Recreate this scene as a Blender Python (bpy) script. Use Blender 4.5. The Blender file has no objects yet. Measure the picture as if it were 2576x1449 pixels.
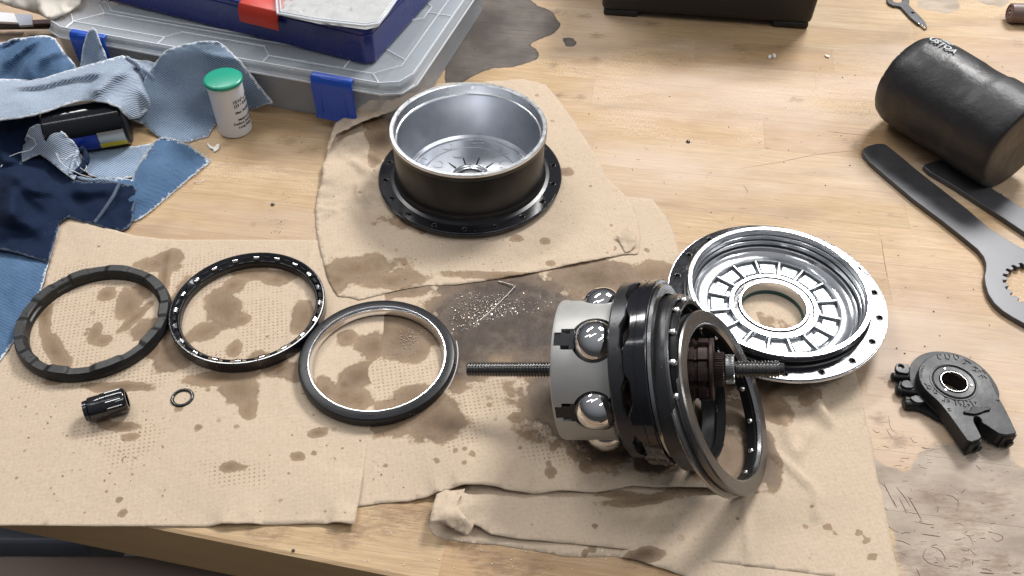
import bpy, bmesh, math, random
from math import sin, cos, pi, radians, sqrt, atan2, hypot
from mathutils import Vector, Matrix, noise
from mathutils.geometry import delaunay_2d_cdt
random.seed(7)
S = bpy.context.scene
COL = S.collection
K = 0.001                                   # everything below is written in millimetres

# ------------------------------------------------------------------ camera
PITCH = radians(45.7); HFOV = radians(58.0); CH = 460.0
cam_d = bpy.data.cameras.new('camera'); cam = bpy.data.objects.new('camera', cam_d); COL.objects.link(cam)
cam_d.sensor_width = 36; cam_d.lens = 18/math.tan(HFOV/2); cam_d.clip_start = 0.01; cam_d.clip_end = 50
cam.location = (0, 0, CH*K); cam.rotation_euler = (pi/2-PITCH, 0, 0)
S.camera = cam
FP = 1288/math.tan(HFOV/2); CP, SP = cos(PITCH), sin(PITCH)
def at(px, py, z=0.0):
    """where the sight line through a point of the photograph meets the level z (mm)"""
    a = (px-1288)/FP; b = (724.5-py)/FP
    d = (a, CP+b*SP, -SP+b*CP); s = (z-CH)/d[2]
    return Vector((s*d[0], s*d[1], z))

# ------------------------------------------------------------------ light
w = bpy.data.worlds.new('World'); S.world = w; w.use_nodes = True
_bg = w.node_tree.nodes['Background']; _bg.inputs[1].default_value = 0.29
_tc = w.node_tree.nodes.new('ShaderNodeTexCoord'); _sx = w.node_tree.nodes.new('ShaderNodeSeparateXYZ'); _cr = w.node_tree.nodes.new('ShaderNodeValToRGB')
w.node_tree.links.new(_tc.outputs['Generated'], _sx.inputs[0]); w.node_tree.links.new(_sx.outputs[2], _cr.inputs[0]); w.node_tree.links.new(_cr.outputs[0], _bg.inputs[0])
_cr.color_ramp.elements[0].position = 0.0; _cr.color_ramp.elements[0].color = (.16, .155, .16, 1)      # dim room below bench height
_cr.color_ramp.elements[1].position = 1.0; _cr.color_ramp.elements[1].color = (.98, 1.0, 1.06, 1)      # pale ceiling
_e = _cr.color_ramp.elements.new(.45); _e.color = (.55, .58, .64, 1)
def lamp(name, loc, target, sx, sy, power, col=(1, 1, 1)):
    l = bpy.data.lights.new(name, 'AREA'); l.shape = 'RECTANGLE'; l.size = sx; l.size_y = sy
    l.energy = power; l.color = col
    o = bpy.data.objects.new(name, l); COL.objects.link(o); o.location = loc
    o.rotation_euler = (Vector(target)-Vector(loc)).to_track_quat('-Z', 'Y').to_euler()
    return o
lamp('ceiling_lamp', (1.26, 2.28, 2.28), (0.0, 0.45, 0), 0.82, 0.66, 90, (1.0, 0.985, 0.97))
lamp('ceiling_lamp', (-0.9, 1.9, 1.9), (0.0, 0.5, 0), 1.3, 0.22, 24, (1.0, 0.99, 0.97))
lamp('ceiling_lamp', (0.9, -0.3, 2.0), (0.2, 0.5, 0), 1.2, 0.16, 8, (1.0, 0.98, 0.96))
for _x, _y, _p in ((-1.6, 0.5, 3), (1.9, 0.6, 9), (-0.5, 0.35, 3)):
    lamp('glint_tube', (_x, _y, 2.1), (_x*.3, .5, 0), 0.07, 1.3, _p, (0.97, 0.99, 1.0))  # added strip lamps, there only to draw line glints on rings and metal
S.view_settings.view_transform = 'Standard'; S.view_settings.look = 'None'
S.view_settings.exposure = 0.10; S.view_settings.gamma = 1.0
S.render.engine = 'CYCLES'

# ------------------------------------------------------------------ mesh helpers
class MB:
    def __init__(s): s.v = []; s.f = []; s.m = []
    def add(s, vs, fs, mi=0, M=None):
        n = len(s.v)
        s.v += [tuple(M @ Vector(p)) if M is not None else tuple(p) for p in vs]
        for f in fs: s.f.append(tuple(n+i for i in f)); s.m.append(mi)
        return s
    def box(s, c, d, mi=0, M=None, taper=1.0):
        x, y, z = d[0]/2, d[1]/2, d[2]/2; vs = []
        for k, t in ((-1, 1.0), (1, taper)):
            for a, b in ((-1, -1), (1, -1), (1, 1), (-1, 1)): vs.append((c[0]+a*x*t, c[1]+b*y*t, c[2]+k*z))
        return s.add(vs, [(3,2,1,0),(4,5,6,7),(0,1,5,4),(1,2,6,5),(2,3,7,6),(3,0,4,7)], mi, M)
    def lathe(s, prof, n=96, closed=True, mi=0, M=None, fn=None):
        """prof: [(r,z)], fn(theta)->profile for shapes that change round the axis"""
        vs = []; fs = []
        for i in range(n):
            t = 2*pi*i/n; p = fn(t) if fn else prof
            for r, z in p: vs.append((r*cos(t), r*sin(t), z))
        m = len(p)
        for i in range(n):
            j = (i+1) % n
            for k in range(m if closed else m-1):
                k2 = (k+1) % m
                fs.append((i*m+k, j*m+k, j*m+k2, i*m+k2))
        return s.add(vs, fs, mi, M)
    def cyl(s, r, z0, z1, n=32, mi=0, M=None, r2=None, ch=0.0):
        r2 = r if r2 is None else r2
        prof = [(0.001, z0), (r-ch, z0), (r, z0+ch), (r2, z1-ch), (r2-ch, z1), (0.001, z1)] if ch else [(0.001, z0), (r, z0), (r2, z1), (0.001, z1)]
        return s.lathe(prof, n, False, mi, M)
    def tube(s, pts, r, n=8, mi=0, closed=False):
        vs = []; fs = []; L = len(pts); pts = [Vector(p) for p in pts]
        for i, p in enumerate(pts):
            a = pts[(i-1) % L] if (closed or i) else p; b = pts[(i+1) % L] if (closed or i < L-1) else p
            t = (b-a).normalized(); u = t.cross(Vector((0, 0, 1)))
            if u.length < .01: u = t.cross(Vector((1, 0, 0)))
            u.normalize(); v = u.cross(t); rr = r[i] if isinstance(r, (list, tuple)) else r
            for k in range(n):
                q = 2*pi*k/n; vs.append(p+u*(rr*cos(q))+v*(rr*sin(q)))
        for i in range(L if closed else L-1):
            j = (i+1) % L
            for k in range(n): fs.append((i*n+k, i*n+(k+1) % n, j*n+(k+1) % n, j*n+k))
        if not closed: fs += [tuple(range(n))[::-1], tuple((L-1)*n+k for k in range(n))]
        return s.add(vs, fs, mi)
    def ball(s, c, r, n=12, m=8, mi=0, M=None, sz=1.0):
        vs = [(c[0], c[1], c[2]-r*sz)]; fs = []
        for i in range(1, m):
            a = -pi/2+pi*i/m
            for k in range(n): vs.append((c[0]+r*cos(a)*cos(2*pi*k/n), c[1]+r*cos(a)*sin(2*pi*k/n), c[2]+r*sz*sin(a)))
        vs.append((c[0], c[1], c[2]+r*sz)); T = len(vs)-1
        for k in range(n): fs.append((0, 1+(k+1) % n, 1+k)); fs.append((T, 1+(m-2)*n+k, 1+(m-2)*n+(k+1) % n))
        for i in range(m-2):
            for k in range(n): fs.append((1+i*n+k, 1+i*n+(k+1) % n, 1+(i+1)*n+(k+1) % n, 1+(i+1)*n+k))
        return s.add(vs, fs, mi, M)
    def prism(s, outline, z0, z1, holes=(), mi=0, M=None, inset=0.0):
        pts, tris = cdt(outline, holes)
        n = len(pts); cx = sum(p[0] for p in outline)/len(outline); cy = sum(p[1] for p in outline)/len(outline)
        vs = [(p[0], p[1], z0) for p in pts]+[(p[0], p[1], z1) for p in pts]
        fs = [tuple(t)[::-1] for t in tris]+[tuple(i+n for i in t) for t in tris]
        # walls follow the boundary edges of the triangulation
        cnt = {}
        for t in tris:
            for a, b in ((t[0], t[1]), (t[1], t[2]), (t[2], t[0])): cnt[(a, b)] = cnt.get((a, b), 0)+1
        for (a, b) in cnt:
            if (b, a) not in cnt: fs.append((a, b, b+n, a+n))
        return s.add(vs, fs, mi, M)
    def build(s, name, mat, parent=None, smooth=32, bevel=0, seg=2, origin=None, solid=0, sub=0):
        me = bpy.data.meshes.new(name)
        o3 = Vector(origin) if origin else Vector((0, 0, 0))
        me.from_pydata([((x-o3.x)*K, (y-o3.y)*K, (z-o3.z)*K) for x, y, z in s.v], [], s.f)
        mats = mat if isinstance(mat, (list, tuple)) else [mat]
        for m in mats: me.materials.append(m)
        if len(mats) > 1:
            for p, i in zip(me.polygons, s.m): p.material_index = i
        bm = bmesh.new(); bm.from_mesh(me); bmesh.ops.remove_doubles(bm, verts=bm.verts, dist=1e-6)
        bmesh.ops.recalc_face_normals(bm, faces=bm.faces); bm.to_mesh(me); bm.free()
        if smooth: me.shade_smooth(); me.set_sharp_from_angle(angle=radians(smooth))
        o = bpy.data.objects.new(name, me); COL.objects.link(o)
        if parent is not None: o.parent = parent
        if origin: o.location = o3*K
        if solid: md = o.modifiers.new('thickness', 'SOLIDIFY'); md.thickness = solid*K; md.offset = -1
        if bevel:
            md = o.modifiers.new('bevel', 'BEVEL'); md.width = bevel*K; md.segments = seg; md.limit_method = 'ANGLE'; md.angle_limit = radians(40)
            md.harden_normals = False
        return o

def area(p): return sum(p[i-1][0]*p[i][1]-p[i][0]*p[i-1][1] for i in range(len(p)))/2
def inside(p, poly):
    x, y = p[0], p[1]; c = False; j = len(poly)-1
    for i in range(len(poly)):
        xi, yi = poly[i][0], poly[i][1]; xj, yj = poly[j][0], poly[j][1]
        if (yi > y) != (yj > y) and x < (xj-xi)*(y-yi)/(yj-yi)+xi: c = not c
        j = i
    return c
def cdt(outline, holes=(), extra=()):
    vs = []; es = []
    for loop in [outline]+list(holes):
        n = len(vs); vs += [Vector((p[0], p[1])) for p in loop]; L = len(loop)
        es += [(n+i, n+(i+1) % L) for i in range(L)]
    vs += [Vector((p[0], p[1])) for p in extra]
    r = delaunay_2d_cdt(vs, es, [], 0, 1e-5)
    out = []
    for f in r[2]:
        a, b, c = (r[0][i] for i in f[:3]); g = ((a.x+b.x+c.x)/3, (a.y+b.y+c.y)/3)
        if inside(g, outline) and not any(inside(g, h) for h in holes):
            if (b.x-a.x)*(c.y-a.y)-(b.y-a.y)*(c.x-a.x) < 0: f = (f[0], f[2], f[1])
            out.append(tuple(f[:3]))
    return [(v.x, v.y) for v in r[0]], out

def frame(center, nrm, up=Vector((0, 0, 1))):
    """matrix whose local z is nrm"""
    n = Vector(nrm).normalized(); x = Vector(up).cross(n)
    if x.length < 1e-3: x = Vector((1, 0, 0))
    x.normalize(); y = n.cross(x)
    return Matrix.Translation(center) @ Matrix((x, y, n)).transposed().to_4x4()

# ------------------------------------------------------------------ objects
def tag(o, label=None, cat=None, group=None, kind=None):
    if label: o['label'] = label
    if cat: o['category'] = cat
    if group: o['group'] = group
    if kind: o['kind'] = kind
    return o
def thing(name, label, cat, loc=(0, 0, 0), M=None, group=None):
    o = bpy.data.objects.new(name, None); COL.objects.link(o); o.empty_display_size = .01
    if M is not None:
        t, r, sc = M.decompose(); o.rotation_mode = 'QUATERNION'; o.rotation_quaternion = r; o.location = t*K; o.scale = sc
    else: o.location = Vector(loc)*K
    return tag(o, label, cat, group)
def dup(o, parent, M=None, name=None):
    c = o.copy(); COL.objects.link(c); c.parent = parent
    if M is not None:
        t, r, sc = M.decompose(); c.rotation_mode = 'QUATERNION'; c.rotation_quaternion = r; c.location = t*K
    return c

# ------------------------------------------------------------------ materials
class NT:
    def __init__(s, name):
        s.m = bpy.data.materials.new(name); s.m.use_nodes = True; s.t = s.m.node_tree
        s.b = s.t.nodes['Principled BSDF']; s._tc = None
    def n(s, typ, **kw):
        nd = s.t.nodes.new('ShaderNode'+typ)
        for k, v in kw.items():
            if k.startswith('i_'): nd.inputs[k[2:].replace('_', ' ')].default_value = v
            else: setattr(nd, k, v)
        return nd
    def l(s, a, b):
        if isinstance(b, str): b = s.b.inputs[b]
        s.t.links.new(a, b)
    def co(s):
        if s._tc is None: s._tc = s.n('TexCoord').outputs['Object']
        return s._tc
    def mapping(s, scale=(1, 1, 1), rot=(0, 0, 0), loc=(0, 0, 0), src=None):
        m = s.n('Mapping'); m.inputs['Scale'].default_value = scale; m.inputs['Rotation'].default_value = rot; m.inputs['Location'].default_value = loc
        s.l(src or s.co(), m.inputs['Vector']); return m.outputs[0]
    def noise(s, scale, detail=4, rough=.55, vec=None, dist=0):
        nd = s.n('TexNoise'); nd.inputs['Scale'].default_value = scale; nd.inputs['Detail'].default_value = detail
        nd.inputs['Roughness'].default_value = rough; nd.inputs['Distortion'].default_value = dist
        s.l(vec or s.co(), nd.inputs['Vector']); return nd.outputs['Fac']
    def math(s, op, a, b=None, c=None, clamp=False):
        nd = s.n('Math', operation=op, use_clamp=clamp)
        for i, x in enumerate((a, b, c)):
            if x is None: continue
            if isinstance(x, (int, float)): nd.inputs[i].default_value = x
            else: s.l(x, nd.inputs[i])
        return nd.outputs[0]
    def ramp(s, fac, stops, interp='LINEAR'):
        nd = s.n('ValToRGB'); cr = nd.color_ramp; cr.interpolation = interp
        while len(cr.elements) < len(stops): cr.elements.new(.5)
        for e, (p, c) in zip(cr.elements, stops):
            e.position = p; e.color = (c, c, c, 1) if isinstance(c, (int, float)) else (*c, 1)
        s.l(fac, nd.inputs[0]); return nd.outputs[0]
    def mix(s, fac, a, b, mode='MIX'):
        nd = s.n('Mix', data_type='RGBA', blend_type=mode)
        for i, x in ((0, fac), (6, a), (7, b)):
            if isinstance(x, (int, float)): nd.inputs[i].default_value = x if i == 0 else (x, x, x, 1)
            elif isinstance(x, tuple): nd.inputs[i].default_value = (*x, 1)
            else: s.l(x, nd.inputs[i])
        return nd.outputs[2]
    def attr(s, name): return s.n('Attribute', attribute_name=name).outputs['Fac']
    def bump(s, h, strength=.3, dist=.001, prev=None):
        nd = s.n('Bump'); nd.inputs['Strength'].default_value = strength; nd.inputs['Distance'].default_value = dist
        s.l(h, nd.inputs['Height'])
        if prev is not None: s.l(prev, nd.inputs['Normal'])
        return nd.outputs[0]
def mat(name, col, rough=.5, metal=0., nscale=0, namp=.15, bump=0, bscale=600, bdist=.0003, coat=0, spec=None, trans=0, ior=None, alpha=None, ramp=None, streak=None, rvar=.12):
    t = NT(name); b = t.b
    b.inputs['Base Color'].default_value = (*col, 1); b.inputs['Roughness'].default_value = rough; b.inputs['Metallic'].default_value = metal
    if coat: b.inputs['Coat Weight'].default_value = coat; b.inputs['Coat Roughness'].default_value = .08
    if spec is not None: b.inputs['Specular IOR Level'].default_value = spec
    if trans: b.inputs['Transmission Weight'].default_value = trans
    if ior: b.inputs['IOR'].default_value = ior
    if alpha is not None: b.inputs['Alpha'].default_value = alpha
    if nscale:
        f = t.noise(nscale, 5, .6, vec=t.mapping(streak) if streak else None)
        t.l(t.mix(f, tuple(c*(1-namp) for c in col), tuple(min(1, c*(1+namp)) for c in col)), 'Base Color')
        t.l(t.math('ADD', t.math('MULTIPLY', f, rvar*2), rough-rvar, clamp=True), 'Roughness')
    if bump: t.l(t.bump(t.noise(bscale, 4, .6, vec=t.mapping(streak) if streak else None), bump, bdist), 'Normal')
    return t.m
M_gloss_black = mat('gloss_black_enamel', (.008, .008, .011), .13, 0, 60, .4, .25, 90, .0004, coat=.4, rvar=.05)
M_black_wall = mat('black_anodised', (.007, .007, .008), .32, 0, 80, .3, .15, 900, .0001, rvar=.06)
M_alu_cast = mat('cast_aluminium', (.60, .62, .66), .33, 1, 140, .12, .35, 1300, .00012)
M_alu_bright = mat('machined_aluminium', (.80, .81, .83), .17, 1, 120, .08, .15, 700, .0001, rvar=.06)
M_alu_rim = mat('machined_rim', (.78, .79, .80), .30, 1, 200, .12, .5, 500, .00025, rvar=.1)
M_alu_cover = mat('bright_cast_aluminium', (.50, .52, .54), .36, 1, 160, .2, .6, 420, .0004)
M_flange = mat('scuffed_black_enamel', (.009, .009, .012), .13, 0, 55, .4, .5, 110, .0004, rvar=.07)
M_carrier = mat('dull_aluminium', (.46, .45, .43), .46, .35, 90, .10, .3, 900, .00012)
M_chrome = mat('polished_steel', (.80, .79, .78), .05, 1)
M_steel_dark = mat('oiled_dark_steel', (.055, .055, .058), .26, .75, 70, .3, .2, 900, .0001, rvar=.08)
M_steel = mat('oiled_steel', (.36, .36, .36), .24, 1, 120, .2, .2, 900, .0001)
M_ring_grey = mat('satin_dark_steel', (.060, .060, .063), .30, .6, 120, .25, .2, 900, .0001, rvar=.07)
M_ring_dark = mat('oily_dark_steel', (.014, .014, .016), .34, 0, 120, .25, .2, 900, .0001, rvar=.08, spec=.3)
M_thread = mat('oily_black_thread', (.19, .185, .18), .2, .9, 200, .3)
M_rust = mat('rusty_oily_steel', (.050, .033, .030), .36, .5, 120, .7, .6, 500, .0005)
M_black_pl = mat('black_plastic', (.010, .010, .011), .42, 0, 90, .35, .3, 900, .00015, rvar=.1, spec=.25)
M_iface = mat('scuffed_black_plastic', (.014, .015, .018), .38, 0, 45, .5, .3, 300, .0002, rvar=.22, spec=.3)
M_rubber = mat('black_rubber', (.018, .017, .019), .44, 0, 22, .5, .6, 110, .0010, rvar=.2)
M_oring = mat('wet_rubber', (.012, .011, .011), .18)
M_case_black = mat('black_tool_case', (.012, .012, .012), .42, 0, 0, 0, .4, 900, .0002)
M_white_pl = mat('white_plastic', (.74, .745, .77), .38, 0, 20, .03)
M_green_pl = mat('green_plastic', (.010, .30, .19), .32, 0, 25, .08)
M_ink = mat('black_print', (.02, .02, .025), .5)
M_white_ink = mat('worn_white_print', (.42, .44, .45), .5)
M_navy = mat('navy_plastic', (.012, .022, .17), .28, 0, 30, .12, coat=.15)
M_red = mat('red_plastic', (.52, .035, .018), .38, 0, 30, .08)
M_blue = mat('blue_plastic', (.012, .075, .46), .30, 0, 40, .1, .1, 150, .0003)
M_seal = mat('green_seal', (.01, .055, .05), .3)
M_white_stuff = mat('white_plastic_bags', (.44, .44, .43), .35, 0, 90, .35, .5, 120, .001)
M_label_blue = mat('blue_label', (.008, .035, .30), .3)
M_label_yel = mat('yellow_label', (.75, .55, .02), .3)
M_silver_lab = mat('silver_label', (.55, .52, .45), .3, .8)
M_tube = mat('dark_glossy_can', (.004, .005, .008), .14, 0, coat=.3, spec=.35)
M_cloth_white = mat('white_cloth', (.62, .57, .50), .8, 0, 30, .15, .4, 300, .0005)
M_card = mat('printed_card', (.66, .62, .52), .6, 0, 60, .08)
M_beige = mat('grey_board', (.25, .185, .15), .6, 0, 12, .15)
M_greyblue = mat('grey_blue_bin', (.34, .36, .42), .5, 0, 15, .1)
M_floor = mat('dark_floor', (.03, .025, .022), .6)
M_chip = mat('white_chip', (.75, .72, .66), .5)
M_swarf = mat('bright_swarf', (.62, .57, .50), .3, .7)
M_oil = mat('oil_bead', (.30, .22, .14), .05, 0, coat=.5)
M_oil_dark = mat('oil_bead_dark', (.02, .02, .022), .04, 0, coat=.8)
M_brown_tool = mat('brown_plastic', (.16, .10, .09), .45, 0, 60, .2)

def wrench_mat():
    t = NT('blued_steel'); 
    f = t.noise(60, 5, .6); sp = t.noise(1400, 3, .7)
    c = t.mix(f, (.055, .055, .060), (.13, .13, .135)); c = t.mix(t.ramp(sp, [(.30, 1), (.38, 0)]), c, (.05, .05, .05))
    t.l(c, 'Base Color'); t.b.inputs['Metallic'].default_value = .6
    t.l(t.math('ADD', t.math('MULTIPLY', f, .2), .30), 'Roughness'); t.l(t.bump(sp, .3, .0001), 'Normal'); return t.m
M_wrench = wrench_mat()

def clear_mat(name, tint, rough, alpha):
    t = NT(name); b = t.b
    b.inputs['Base Color'].default_value = (*tint, 1); b.inputs['Roughness'].default_value = rough; b.inputs['Alpha'].default_value = alpha
    t.l(t.bump(t.noise(60, 3), .12, .0006), 'Normal'); return t.m
M_clear = clear_mat('clear_frosted_plastic', (.70, .76, .82), .12, .28)
M_clear_base = clear_mat('clear_smoky_plastic', (.55, .57, .60), .18, .36)
M_clear_rib = clear_mat('clear_plastic_rib', (.80, .83, .87), .15, .75)
M_clear_lid = clear_mat('clear_lid', (.80, .80, .80), .08, .18)

GA0 = radians(8.7)
def wood_mat():
    t = NT('maple_butcher_block'); oi = t.n('ObjectInfo').outputs['Random']
    shift = t.n('CombineXYZ'); t.l(t.math('MULTIPLY', oi, 37.0), shift.inputs[0]); t.l(t.math('MULTIPLY', oi, 91.0), shift.inputs[1])
    add = t.n('VectorMath', operation='ADD'); t.l(t.co(), add.inputs[0]); t.l(shift.outputs[0], add.inputs[1]); V = add.outputs[0]
    g = t.noise(1, 6, .62, vec=t.mapping((14, 260, 40), src=V), dist=.6)
    g2 = t.noise(1, 4, .6, vec=t.mapping((55, 1500, 200), src=V), dist=.3)
    big = t.noise(1, 3, .5, vec=t.mapping((5, 18, 9), src=V), dist=.5)
    base = t.ramp(oi, [(0, (.48, .305, .150)), (.2, (.57, .405, .225)), (.4, (.41, .255, .125)), (.55, (.56, .375, .215)), (.75, (.49, .34, .175)), (1, (.60, .435, .255))])
    c = t.mix(t.ramp(g, [(.30, .5), (.62, 0)]), base, (.32, .19, .09))
    c = t.mix(t.ramp(g2, [(.34, .6), (.5, 0)]), c, (.27, .165, .085))
    g3 = t.noise(1, 4, .65, vec=t.mapping((22, 700, 90), src=V), dist=.2); c = t.mix(t.ramp(g3, [(.38, .28), (.5, 0), (.60, 0)]), c, (.36, .22, .11)); c = t.mix(t.ramp(g3, [(.54, 0), (.66, .35)]), c, (.70, .56, .38))
    c = t.mix(t.ramp(big, [(.35, .35), (.65, 0)]), c, (.38, .24, .12), 'MIX')
    # ray fleck on some staves
    fl = t.noise(1, 2, .5, vec=t.mapping((1500, 330, 100), src=V)); on = t.ramp(t.math('FRACT', t.math('MULTIPLY', oi, 7.3)), [(.60, 0), (.64, 1)])
    patch = t.ramp(t.noise(1, 2, .5, vec=t.mapping((10, 22, 9), src=V)), [(.42, 0), (.52, 1)])
    flm = t.math('MULTIPLY', t.ramp(fl, [(.50, 0), (.62, .38)]), t.math('MULTIPLY', on, patch))
    c = t.mix(flm, c, (.76, .64, .48))
    # shop dirt: small dark specks, pale rubbed patches
    geo = t.n('NewGeometry').outputs['Position']
    sp = t.noise(1, 3, .6, vec=t.mapping((170, 260, 100), src=geo)); c = t.mix(t.ramp(sp, [(.235, .75), (.29, 0)]), c, (.10, .065, .04))
    sm = t.noise(9, 4, .6, vec=geo); c = t.mix(t.ramp(sm, [(.30, .5), (.5, 0)]), c, (.33, .21, .12))
    smr = t.mapping((5.5, 22, 5), rot=(0, 0, GA0), src=geo); sm2 = t.noise(1, 5, .62, vec=smr, dist=.8)
    c = t.mix(t.ramp(sm2, [(.34, .5), (.48, 0)]), c, (.27, .175, .10))
    sm3 = t.noise(1, 4, .6, vec=t.mapping((3.2, 9, 4), rot=(0, 0, GA0), loc=(3, 1, 0), src=geo)); c = t.mix(t.ramp(sm3, [(.46, 0), (.64, .5)]), c, (.58, .46, .38))
    ds = t.noise(1, 3, .55, vec=t.mapping((140, 900, 50), rot=(0, 0, GA0), src=geo)); c = t.mix(t.ramp(ds, [(.24, .7), (.30, 0)]), c, (.16, .095, .05))
    # stains with a shape of their own (signed distance in mm stored on the boards)
    def sd(name, soft, warp, wsc):
        a = t.attr(name); nz = t.noise(wsc, 4, .6, vec=geo)
        return t.math('ADD', a, t.math('MULTIPLY', t.math('SUBTRACT', nz, .5), warp))
    a = sd('soak', 1, 5, 55); blot = t.noise(22, 4, .6, vec=geo)
    grey = t.mix(t.ramp(blot, [(.35, 0), (.65, 1)]), (.075, .058, .048), (.15, .125, .105)); grey = t.mix(t.ramp(g3, [(.38, .5), (.5, 0)]), grey, (.05, .04, .034))
    has = t.ramp(t.math('ADD', t.math('MULTIPLY', a, .25), .5), [(.42, 0), (.5, 1)])
    tide = t.ramp(t.math('ABSOLUTE', a), [(0, .85), (1, 0)])
    c = t.mix(has, c, grey)
    mr = t.n('MapRange'); t.l(t.math('ABSOLUTE', a), mr.inputs[0]); mr.inputs[1].default_value = 0; mr.inputs[2].default_value = 1.3; mr.inputs[3].default_value = .85; mr.inputs[4].default_value = 0
    hasattr_ = t.ramp(t.math('ADD', t.attr('stained'), 0), [(.4, 0), (.6, 1)])
    c = t.mix(t.math('MULTIPLY', mr.outputs[0], hasattr_), c, (.022, .018, .017))
    b_ = sd('worn', 1, 16, 40); wr = t.mix(t.ramp(t.noise(30, 5, .6, vec=t.mapping((1, 2.2, 1), src=geo)), [(.3, 0), (.7, 1)]), (.17, .135, .105), (.43, .36, .285))
    wm = t.ramp(t.math('ADD', t.math('MULTIPLY', b_, .07), .5), [(.40, 0), (.56, .78)])
    c = t.mix(wm, c, wr)
    d_ = t.attr('dirt'); c = t.mix(t.math('MULTIPLY', t.ramp(t.math('ADD', d_, t.math('MULTIPLY', t.math('SUBTRACT', t.noise(1, 6, .8, vec=t.mapping((130, 420, 100), rot=(0, 0, GA0), src=geo)), .5), 2.4)), [(.52, 0), (1.0, .6)]), 1.0), c, (.16, .09, .045))
    t.l(c, 'Base Color')
    t.l(t.math('ADD', t.math('MULTIPLY', t.noise(14, 4, .6, vec=geo), .34), .40), 'Roughness')
    n1 = t.bump(g2, .18, .0003); n1 = t.bump(fl, .10, .0003, n1)
    dent = t.noise(1, 3, .6, vec=t.mapping((75, 240, 50), src=geo)); n1 = t.bump(t.ramp(dent, [(.26, 0), (.33, 1)]), .35, .0006, n1)
    t.l(n1, 'Normal'); return t.m
M_wood = wood_mat()
def wood_side():
    t = NT('bench_edge_wood'); g = t.noise(1, 5, .6, vec=t.mapping((6, 60, 90)))
    t.l(t.mix(g, (.30, .20, .09), (.42, .30, .15)), 'Base Color'); t.b.inputs['Roughness'].default_value = .55; return t.m
M_wood_side = wood_side()

def paper_mat():
    t = NT('brown_paper_towel'); geo = t.co()
    f = t.noise(420, 5, .8); m = t.noise(25, 4, .6)
    c = t.mix(f, (.39, .29, .20), (.66, .54, .41)); c = t.mix(t.ramp(m, [(.35, .25), (.65, 0)]), c, (.50, .385, .275))
    c = t.mix(t.ramp(t.noise(420, 2, .5), [(.24, .5), (.30, 0)]), c, (.30, .21, .13))
    # diamond lattice of embossed dots
    def lattice(fr, ang):
        mp = t.mapping((fr, fr*1.0, 1), rot=(0, 0, ang)); sx = t.n('SeparateXYZ'); t.l(mp, sx.inputs[0])
        return t.math('MULTIPLY', t.math('SINE', sx.outputs[0]), t.math('SINE', sx.outputs[1]))
    lat = t.math('ADD', lattice(2*pi/.0040, .6), t.math('MULTIPLY', t.math('SUBTRACT', t.noise(260, 3, .6), .5), 1.5))
    s = t.attr('stain'); sn = t.math('ADD', s, t.math('MULTIPLY', t.math('SUBTRACT', t.noise(75, 5, .62), .5), .75))
    sn = t.math('ADD', sn, t.math('MULTIPLY', t.math('SUBTRACT', t.noise(380, 3, .6), .5), .12))
    wet_shade = t.ramp(sn, [(.44, 0), (.52, .68), (.60, .60), (1, .78)])
    dots = t.math('MULTIPLY', t.ramp(lat, [(.50, 0), (.85, .6)]), t.ramp(t.math('ADD', t.attr('dots'), t.math('MULTIPLY', t.math('SUBTRACT', t.noise(60, 3), .5), .9)), [(.45, 0), (.62, 1)]))
    vo = t.n('TexVoronoi'); vo.inputs['Scale'].default_value = 85; nv_ = t.n('VectorMath', operation='ADD'); t.l(t.co(), nv_.inputs[0])
    jn = t.n('TexNoise'); jn.inputs['Scale'].default_value = 300; jn.inputs['Detail'].default_value = 3; t.l(t.co(), jn.inputs['Vector']); js = t.n('VectorMath', operation='SCALE'); js.inputs['Scale'].default_value = .0022; t.l(jn.outputs['Color'], js.inputs[0]); t.l(js.outputs[0], nv_.inputs[1]); t.l(nv_.outputs[0], vo.inputs['Vector'])
    sx_ = t.n('SeparateXYZ'); t.l(vo.outputs['Color'], sx_.inputs[0])
    rad = t.math('MULTIPLY', t.math('POWER', sx_.outputs[0], 5.0), .20)
    near_ = t.ramp(t.noise(11, 2, .5), [(.42, 0), (.56, 1)])
    drop = t.math('MULTIPLY', t.math('MULTIPLY', t.math('LESS_THAN', vo.outputs['Distance'], rad), .55), near_)
    allw = t.math('MAXIMUM', t.math('MAXIMUM', wet_shade, dots), drop)
    dk = t.attr('depth')
    brown = t.mix(dk, (.215, .118, .045), (.034, .019, .011)); brown = t.mix(t.ramp(t.noise(160, 5, .7), [(.3, .5), (.6, 0)]), brown, (.10, .06, .035))
    c = t.mix(t.ramp(lat, [(.45, 0), (.8, .13)]), c, (.34, .25, .17))
    c = t.mix(t.math('MULTIPLY', allw, t.math('ADD', 1.0, t.math('MULTIPLY', dk, .45)), clamp=True), c, brown)
    t.l(c, 'Base Color')
    t.l(t.math('SUBTRACT', .88, t.math('MULTIPLY', allw, t.math('ADD', .10, t.math('MULTIPLY', dk, .30)))), 'Roughness')
    n1 = t.bump(lat, .10, .0002); n1 = t.bump(f, .4, .0003, n1); n1 = t.bump(t.noise(45, 6, .65), .45, .0024, n1); t.l(n1, 'Normal'); return t.m
M_paper = paper_mat()

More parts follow.
